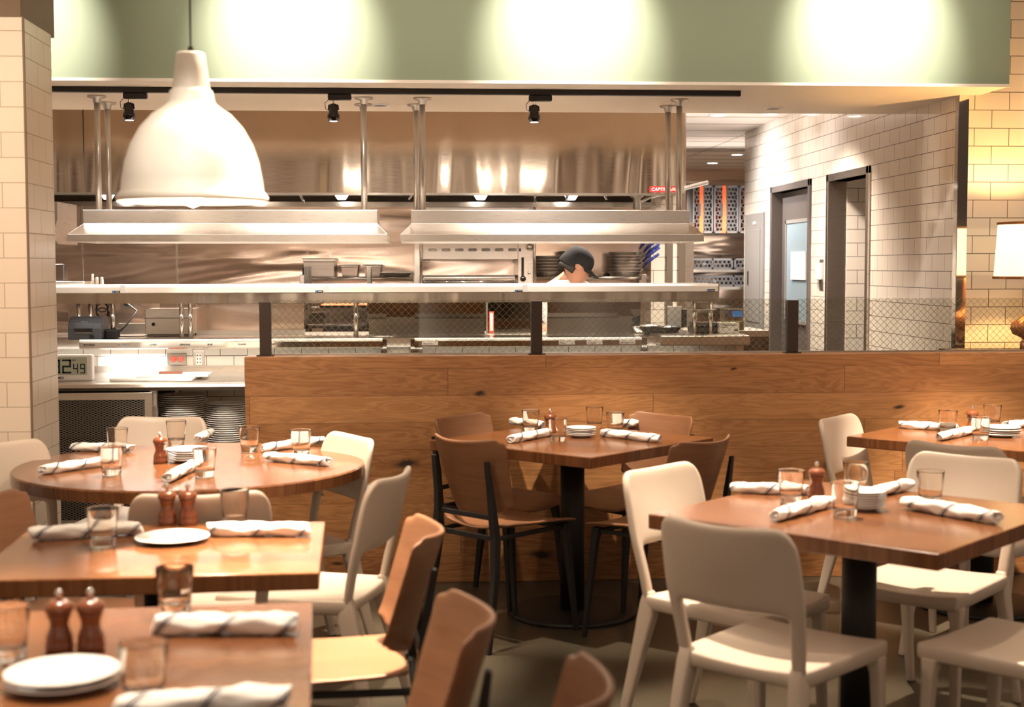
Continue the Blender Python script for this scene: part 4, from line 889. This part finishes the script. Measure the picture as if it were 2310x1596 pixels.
x = ony(950, 590, 10.84).x; fin(tube(B(), [(x, -.06, zz(588)), (x+.06, -.07, zz(590))], .010), 'tap', 'chrome', t, True)
# frying pans with blue handles
def pan(x, y, z, r, ang, lab, grp, tilt=.25):
    t = E('frying_pan', lab, 'frying pan', (x, y, z), ang, grp)
    fin(lathe(B(), [(.01, 0), (r*.74, 0), (r*.82, .006), (r*.99, .045), (r*1.02, .048), (r*.985, .049), (r*.80, .010), (.01, .004)], 40), 'pan_body', 'pan_alum', t, True)
    h = [(r*.95, 0, .030), (r*1.25, 0, .045), (r*1.5, 0, .06+tilt*.1)]; fin(tube(B(), h, .0055, 8), 'handle_rod', 'chrome', t, True)
    fin(tube(B(), [(r*1.42, 0, .055+tilt*.08), (r*1.7, 0, .06+tilt*.22), (r*2.3, 0, .06+tilt*.45)], [.008, .013, .011], 10), 'handle_grip', 'blue', t, True)
px0 = ony(1410, 600, 11.38).x
for k in range(7): pan(px0+random.uniform(-.006, .006), 11.38, 1.4095+k*.026, .135, R(random.uniform(-62, -35)), 'frying pan with blue handle in the right stack, number %s from the shelf' % ['one', 'two', 'three', 'four', 'five', 'six', 'seven'][k], 'blue handled pans in the right stack', .22)
px0 = ony(1232, 600, 11.38).x
for k in range(6): pan(px0+.01, 11.36, 1.4095+k*.025, .125, R(random.uniform(-50, -25)), 'frying pan with blue handle in the left stack, number %s from the shelf' % ['one', 'two', 'three', 'four', 'five', 'six'][k], 'blue handled pans in the left stack', .02)
px0 = ony(1294, 600, 11.4).x
for k in range(7): pan(px0, 11.42, 1.4095+k*.027, .125, R(80), 'frying pan in the stack behind the cook, number %s from the shelf' % ['one', 'two', 'three', 'four', 'five', 'six', 'seven'][k], 'frying pans behind the cook', 0)
# ------------------------------------------------------------------ the cook
hc = ony(1302, 612, 9.35)
t = E('person', 'cook in a black cap bending over behind the pass, face turned down right', 'person', (hc.x, 9.45, 0), 0)
me = bpy.data.meshes.new('body'); VV = [(-.02,.1,.92,.15,.11),(-.03,.08,1.08,.15,.11),(-.06,.05,1.22,.17,.11),(-.07,.02,1.33,.15,.10),(-.05,-.03,1.41,.062,.062),(-.02,-.06,1.47,.058,.058),
    (-.24,.02,1.30,.07,.07),(-.28,-.08,1.10,.05,.05),(-.20,-.32,1.06,.038,.038),(-.15,-.38,1.065,.035,.02),
    (.13,.02,1.30,.07,.07),(.20,-.08,1.10,.05,.05),(.12,-.32,1.06,.038,.038),(.08,-.38,1.065,.035,.02),
    (-.12,.1,.85,.10,.10),(-.12,.08,.48,.075,.075),(-.12,.12,.09,.05,.05),(-.12,0,.04,.045,.04),(.08,.1,.85,.10,.10),(.08,.08,.48,.075,.075),(.08,.12,.09,.05,.05),(.08,0,.04,.045,.04)]
EE = [(0,1),(1,2),(2,3),(3,4),(4,5),(3,6),(6,7),(7,8),(8,9),(3,10),(10,11),(11,12),(12,13),(0,14),(14,15),(15,16),(16,17),(0,18),(18,19),(19,20),(20,21)]
hand = lambda b, s: None
for base, s in ((9, -1), (13, 1)):            # fingers and thumb of each hand
    bx_, by_, bz_ = VV[base][:3]
    for f in range(4):
        i0 = len(VV); x = bx_+(-.027+.018*f); L = (.055, .065, .060, .048)[f]
        VV += [(x, by_-.03, bz_, .010, .010), (x, by_-.03-L*.6, bz_-.008, .009, .009), (x, by_-.03-L, bz_-.028, .008, .008)]; EE += [(base, i0), (i0, i0+1), (i0+1, i0+2)]
    i0 = len(VV); VV += [(bx_-s*.035, by_, bz_-.004, .011, .011), (bx_-s*.05, by_-.03, bz_-.015, .009, .009)]; EE += [(base, i0), (i0, i0+1)]
me.from_pydata([v[:3] for v in VV], EE, []); body = bpy.data.objects.new('body', me); COL.objects.link(body); body.parent = t
body.modifiers.new('sk', 'SKIN'); sv = me.skin_vertices[0].data
for i, v in enumerate(VV): sv[i].radius = (v[3], v[4])
sv[0].use_root = True; k = body.modifiers.new('u', 'SUBSURF'); k.levels = k.render_levels = 1
me.materials.append(M['skin'])
# head: shaped rings, bent forward and to the right
hd_rot = Matrix.Rotation(R(-82), 4, 'Z') @ Matrix.Rotation(R(-36), 4, 'X')     # looks right and down
hd = bpy.data.objects.new('head', bpy.data.meshes.new('head'))
bm = B(); seg = 28; P = [(-.125, .02, .02, .05), (-.115, .035, .035, .045), (-.095, .05, .055, .035), (-.07, .060, .075, .018), (-.04, .068, .088, .008), (0, .073, .095, 0), (.035, .076, .098, -.004), (.07, .072, .093, -.006), (.10, .055, .072, -.006), (.118, .025, .035, -.004)]
rings = []
for z, rx, ry, yo in P:
    rg = []
    for i in range(seg):
        a = 2*math.pi*i/seg; x = rx*math.cos(a); y = ry*math.sin(a)+yo; f = math.sin(a)
        if f > .93 and -.045 < z < .01: y += .020*(1-abs(z+.03)/.06)            # nose
        if f > .85 and abs(z+.07) < .01: y += .006                               # lips
        if f > .7 and abs(z-.01) < .02 and .2 < abs(math.cos(a)) < .6: y -= .008  # eye hollows
        rg.append(bm.verts.new((x, y, z)))
    rings.append(rg)
for a, b in zip(rings, rings[1:]):
    for i in range(seg): bm.faces.new((a[i], a[(i+1) % seg], b[(i+1) % seg], b[i]))
bm.faces.new(rings[0]); bm.faces.new(rings[-1])
for s in (-1, 1):                                                                 # ears
    for r0, h in ((.030, 0),): lathe(bm, [(.006, s*.066), (.020, s*.070), (.026, s*.080), (.022, s*.084), (.012, s*.078)], 14, (0, -.005, -.012), axis='x')
hd = fin(bm, 'head', 'skin', t, True, sub=1)
hm = Matrix.Translation((0, -.10, 1.505)) @ hd_rot; hd.matrix_local = hm
bm = B(); pr = [(.103, -.045), (.108, -.01), (.107, .03), (.098, .07), (.078, .098), (.045, .115), (.006, .122)]
rings = [[bm.verts.new((r*.80*math.cos(2*math.pi*i/seg), r*math.sin(2*math.pi*i/seg)-.008-(.01 if h < 0 else 0), h)) for i in range(seg)] for r, h in pr]
bm2 = B(); pr2 = [(.098, -.06), (.104, -.02), (.104, .03)]
for a, b in zip(rings, rings[1:]):
    for i in range(seg):
        bm.faces.new((a[i], a[(i+1) % seg], b[(i+1) % seg], b[i]))
bm.faces.new(rings[-1]); 
for v in list(bm.verts):
    if v.co.z < -.02 and v.co.y > -.02: v.co.z = .022
cp = fin(bm, 'cap', 'cap_cloth', hd, True, solid=.005, sub=1)
bm = B(); nb = 14
for k, (e0, e1) in enumerate(((0, 1),)):
    A_ = [bm.verts.new((.078*math.sin(q), .088*math.cos(q)-.01, .030-.012*abs(math.sin(q)))) for q in [-1.25+2.5*i/nb for i in range(nb+1)]]
    C_ = [bm.verts.new((.078*math.sin(q), .088*math.cos(q)+.085*math.cos(q*1.1), .016-.030*abs(math.sin(q))**1.5)) for q in [-1.25+2.5*i/nb for i in range(nb+1)]]
    for i in range(nb): bm.faces.new((A_[i], A_[i+1], C_[i+1], C_[i]))
fin(bm, 'cap_brim', 'cap_cloth', cp, True, solid=.004)
fin(lathe(B(), [(.006, .119), (.006, .124)], 10, (0, -.008, 0)), 'cap_button', 'cap_cloth', cp)
bm = lathe(B(), [(.095, -.075), (.1, -.05), (.1, -.02)], seg)
for v in bm.verts: v.co.x *= .76; v.co.y = v.co.y*.96-.012
for f in [f for f in bm.faces if f.calc_center_median().y > -.02]: bm.faces.remove(f)
fin(bm, 'hair', 'hair', hd, True, solid=.006)
bm = B(); rr = [(.26, .14, .90), (.25, .14, 1.10), (.26, .15, 1.24), (.25, .14, 1.32), (.15, .10, 1.385), (.085, .085, 1.41)]
fin(lathe(B(), [(1, 0), (1, 1)], 4, cap=False), 'apron', 'white_cloth', t).hide_render = False
bpy.data.objects.remove(COL.objects['apron'])
rings = [[bm.verts.new((a*math.cos(2*math.pi*i/24)-.05, b*math.sin(2*math.pi*i/24)+.03-.05*max(0, (z-1.3))/.1, z)) for i in range(24)] for a, b, z in rr]
for a, b in zip(rings, rings[1:]):
    for i in range(24): bm.faces.new((a[i], a[(i+1) % 24], b[(i+1) % 24], b[i]))
fin(bm, 'shirt', 'white_cloth', t, True, sub=1, solid=.004)
bm = B()
for s in (-1, 1):
    tube(bm, [(s*.15-.05, .02, 1.30), (s*.20-.05, 0, 1.24), (s*.24-.04, -.06, 1.13)], [.085, .078, .068], 14, cap=False)
fin(bm, 'sleeves', 'white_cloth', t, True)
# prep bench the cook works at
t = E('prep_bench', 'stainless prep bench behind the pass, in front of the cook', 'counter', (.35, 9.02, 0), 0)
fin(Bx(-1.6, .95, 0, .12, 1.0, 1.03), 'bench_top', 'steel', t); fin(Bx(-1.6, .95, .0, .10, 0, 1.0), 'bench_panel', 'dark_steel', t)
# ------------------------------------------------------------------ right end of the pass: pans, boxes, tubs
def bowl(px, py, y, r, h, mt, lab, cat='pan'):
    p = ony(px, py, y); o = fin(lathe(B(), [(r*.7, 0), (r*.8, .004), (r, h), (r*.98, h+.003), (r*.78, .008), (.01, .006)], 36), cat.replace(' ', '_'), mt, None, True); o.location = (p.x, y, p.z); return tag(o, lab, cat)
for px, lab, y, r, mt, dz in ((1490, 'wide black pan on the pass counter, under the glass', 8.62, .13, 'black_gloss', 0), (1455, 'low steel pan partly behind the wide black pan', 8.80, .10, 'bright_steel', 0)):
    o = bowl(px, 750, y, r, .045, mt, lab); o.location.z = 1.081
X = lambda px, y=8.6: ony(px, 740, y).x
t = E('takeout_container', 'stack of black and clear food containers near the right posts', 'container', (X(1580), 8.46, 1.0965), 0)
fin(prism(B(), [(0, 0), (.16, 0), (.17, .035), (-.01, .035)], -.075, .075), 'lower_tray', 'black_gloss', t, bevel=.004); fin(prism(B(), [(0, .036), (.16, .036), (.17, .062), (-.01, .062)], -.065, .07), 'upper_tray', 'black_gloss', t, bevel=.004)
t = E('foil_container', 'tilted ribbed foil container behind the black containers', 'container', (X(1537), 8.80, 1.0965), R(-12))
bm = B()
for k in range(9): box(bm, -.05+k*.010, -.044+k*.010, 0, .10, 0, .15)
box(bm, -.05, .036, .004, .098, .002, .148); fin(bm, 'ribbed_body', 'alum_wrap', t); fin(Bx(.036, .07, .01, .09, .02, .13), 'dark_opening', 'black', t)
t = E('cardboard_box', 'small white carton with printed text at the right end of the pass', 'box', (X(1631), 8.42, 1.0965), R(4))
fin(Bx(-.062, .062, 0, .09, 0, .062), 'carton', 'paper', t, bevel=.002); text('TORTILLAS DE MAIZ', .0105, 'lcd_ink', t, (-.050, -.001, .045)); text('CORN 24 CT', .007, 'lcd_ink', t, (-.050, -.001, .034))
bm = B()
for k in range(9): box(bm, .028+k*.003, .0295+k*.003, -.0012, -.0002, .010, .024)
fin(bm, 'barcode', 'lcd_ink', t)
o = tag(fin(lathe(B(), [(.05, 0), (.052, .004), (.058, .045), (.06, .05)], 24), 'plastic_tub', 'alum_wrap', None, True), 'foil wrapped tub behind the white carton', 'tub'); o.location = (X(1617, 8.8), 8.80, 1.0965)
t = E('clear_tub', 'clear plastic tub with blue tape label at the far right of the kitchen', 'tub', (ony(1663, 700, 9.7).x, 9.80, 1.05), 0)
fin(Bx(-.07, .07, 0, .12, .0, .06), 'green_contents', 'olive', t); fin(Bx(-.073, .073, -.003, .123, -.001, .15), 'tub_wall', 'clear_plastic', t, bevel=.006); fin(Bx(-.01, .055, -.008, -.003, .095, .135), 'tape_label', 'tape_blue', t)
t = E('side_counter', 'stainless side counter in the far right of the kitchen', 'counter', (ony(1640, 740, 9.7).x, 9.70, 0), 0)
fin(Bx(-.20, .30, 0, .6, 1.01, 1.05), 'worktop', 'steel', t); fin(Bx(-.20, .30, .02, .6, 0, 1.01), 'cabinet', 'dark_steel', t)
t = E('glass_shelf', 'small plate shelf under the right end of the pass shelf', 'shelf', (X(1581, 8.45), 8.50, 1.235), 0)
fin(Bx(-.09, .09, -.07, .10, 0, .006), 'shelf_plate', 'white', t); fin(Bx(.07, .078, .09, .10, 0, .05), 'hanger', 'steel', t)
o = tag(fin(Bx(-.045, .045, -.03, .03, 0, .035), 'wrapped_sandwich', 'paper', None, bevel=.012), 'paper wrapped packet on the small shelf under the pass', 'packet'); o.location = (X(1584, 8.45), 8.50, 1.2415)
# things on the pass shelf at left
for k, px in enumerate((208, 218, 229)):
    x = ony(px, 630, 8.45).x; o = fin(lathe(B(), [(.0125, 0), (.010, .03), (.008, .050), (.006, .054)] + ([(.0075, .0545), (.0075, .072)] if k == 0 else []), 18), 'salt_shaker', 'pan_alum', None, True); o.location = (x, 8.46, 1.3865)
    tag(o, ['leftmost', 'middle', 'rightmost'][k]+' small steel shaker of the three on the left of the pass shelf', 'shaker', 'small shakers on the pass shelf')
o = tag(fin(Bx(-.16, .13, -.07, .12, 0, .030), 'sheet_pan', 'bright_steel', None, bevel=.008), 'low steel pan on the pass shelf beside the column', 'pan'); o.location = (ony(150, 640, 8.5).x, 8.46, 1.3865)
o = tag(fin(Bx(-.05, .035, -.04, .06, 0, .10), 'plastic_bin', 'clear_plastic', None, bevel=.006), 'small clear bin on the low steel pan by the column', 'bin'); o.location = (ony(136, 610, 8.5).x, 8.48, 1.417)
# crates and racks at the far right
rx0, rx1 = ony(1552, 500, 15.4).x, 3.95
t = E('storage_rack', 'stainless storage rack at the back right of the kitchen', 'rack', ((rx0+rx1)/2, 15.5, 0), 0); w = (rx1-rx0)/2
ZZ = lambda y: 1.5-(y-601)*15.5/3200
for y0 in (527, 609, 648, 690): fin(Bx(-w, w, -.15, .40, ZZ(y0)-.03, ZZ(y0)), 'rack_shelf', 'bright_steel', t)
fin(Bx(-w, w, .40, .42, .2, 2.45), 'back_panel', 'wall_steel', t)
for sx in (-1, 1):
    fin(Bx(sx*w-.02, sx*w+.02, -.15, -.11, 0, 1.9), 'upright', 'steel', t); fin(Bx(sx*w-.02, sx*w+.02, .36, .40, 0, 1.9), 'upright', 'steel', t)
def rack(name, lab, x0, x1, z0, z1, mt, grp, y=15.38, accent=False, cell=.05):
    t = E(name, lab, 'dish rack', ((x0+x1)/2, y, z0), 0, grp); w = (x1-x0)/2; h = z1-z0; bm = B()
    for q in ((-w, w, 0, .02), (-w, w, h-.02, h), (-w, -w+.016, 0, h), (w-.016, w, 0, h), (-.012, .012, 0, h)): box(bm, q[0], q[1], 0, .36, q[2], q[3])
    fin(bm, 'crate_body', mt, t, bevel=.002)
    bm = B(); nx = max(2, int(2*w/cell)); nz = max(1, int(h/(cell*.87)))      # honeycomb wall
    for j in range(nz):
        for i in range(nx):
            cx_ = -w+.02+(i+.5+(j % 2)*.5)*(2*w-.04)/(nx+.5); cz = .02+(j+.5)*(h-.04)/nz; r0 = cell*.5
            o6 = [bm.verts.new((cx_+r0*math.sin(a*math.pi/3), .004, cz+r0*math.cos(a*math.pi/3))) for a in range(6)]; i6 = [bm.verts.new((cx_+r0*.74*math.sin(a*math.pi/3), .004, cz+r0*.74*math.cos(a*math.pi/3))) for a in range(6)]
            for a in range(6): bm.faces.new((o6[a], o6[(a+1) % 6], i6[(a+1) % 6], i6[a]))
    fin(bm, 'honeycomb_wall', mt, t, solid=.008)
    if accent: fin(Bx(-w*.18-.02, -w*.18+.02, -.006, .36, .0, h), 'accent_band', 'orange', t)
    fin(Bx(-w*.5, -w*.5+.03, -.008, 0, h*.35, h*.62), 'hand_grip', 'rack_dark', t)
c0, c1, c2 = rx0+.05, ony(1608, 470, 15.4).x, ony(1665, 470, 15.4).x
rack('dish_rack', 'grey upright dish rack with an orange band, left one on the high shelf', c0, c1, ZZ(527), ZZ(420), 'rack_grey', 'dish racks on the high shelf', 15.38, True)
rack('dish_rack', 'grey upright dish rack with an orange band, middle one on the high shelf', c1+.01, c2, ZZ(527), ZZ(420), 'rack_grey', 'dish racks on the high shelf', 15.38, True)
rack('dish_rack', 'grey upright dish rack on the high shelf, half hidden by the tiled wall', c2+.01, c2+.30, ZZ(527), ZZ(420), 'rack_grey', 'dish racks on the high shelf', 15.38, True)
rack('dish_rack', 'dark flat dish rack on the middle shelf, left one', c0, ony(1652, 590, 15.4).x, ZZ(609), ZZ(584), 'rack_dark', 'dish racks on the middle shelf', 15.38)
rack('dish_rack', 'dark flat dish rack on the middle shelf, cut by the tiled wall', ony(1656, 590, 15.4).x, 3.9, ZZ(609), ZZ(584), 'rack_dark', 'dish racks on the middle shelf', 15.38)
rack('dish_rack', 'dark flat rack of glasses on the shelf below the two dark racks', c0, 3.9, ZZ(648), ZZ(622), 'rack_dark', 'glass rack', 15.38)
# side wall fittings
pz0, pz1 = .85, 1.99
t = E('electrical_panel', 'tall grey electrical panel on the tiled side wall', 'electrical panel', (XW, 13.27, 0), 0)
fin(Bx(-.02, 0, -.36, .36, pz0, pz1), 'panel_frame', 'panel_grey', t, bevel=.003); dr = fin(Bx(-.026, -.02, -.26, .28, pz0+.12, pz1-.15), 'panel_door', 'panel_grey', t, bevel=.002)
fin(Bx(-.032, -.026, .17, .20, 1.32, 1.45), 'latch', 'black', dr); fin(Bx(-.028, -.02, -.08, .0, pz1-.10, pz1-.075), 'name_plate', 'white', t)
t = E('light_switch', 'white wall switch between the grey door and the open doorway', 'switch', (XW, 11.05, 1.43), 0)
fin(Bx(-.006, 0, -.06, .05, -.12, .12), 'cover_plate', 'galvanised', t); fin(Bx(-.03, -.006, -.02, .09, -.04, .09), 'switch_body', 'white', t, bevel=.004)
o = tag(fin(lathe(B(), [(.15, 0), (.16, .3), (.16, .90), (.13, .98), (.05, 1.03)], 32), 'waste_bin', 'charcoal', None, True), 'rounded dark bin inside the open doorway', 'bin'); o.location = (3.62, 10.45, 0)
# overall clean up: proto names of copies
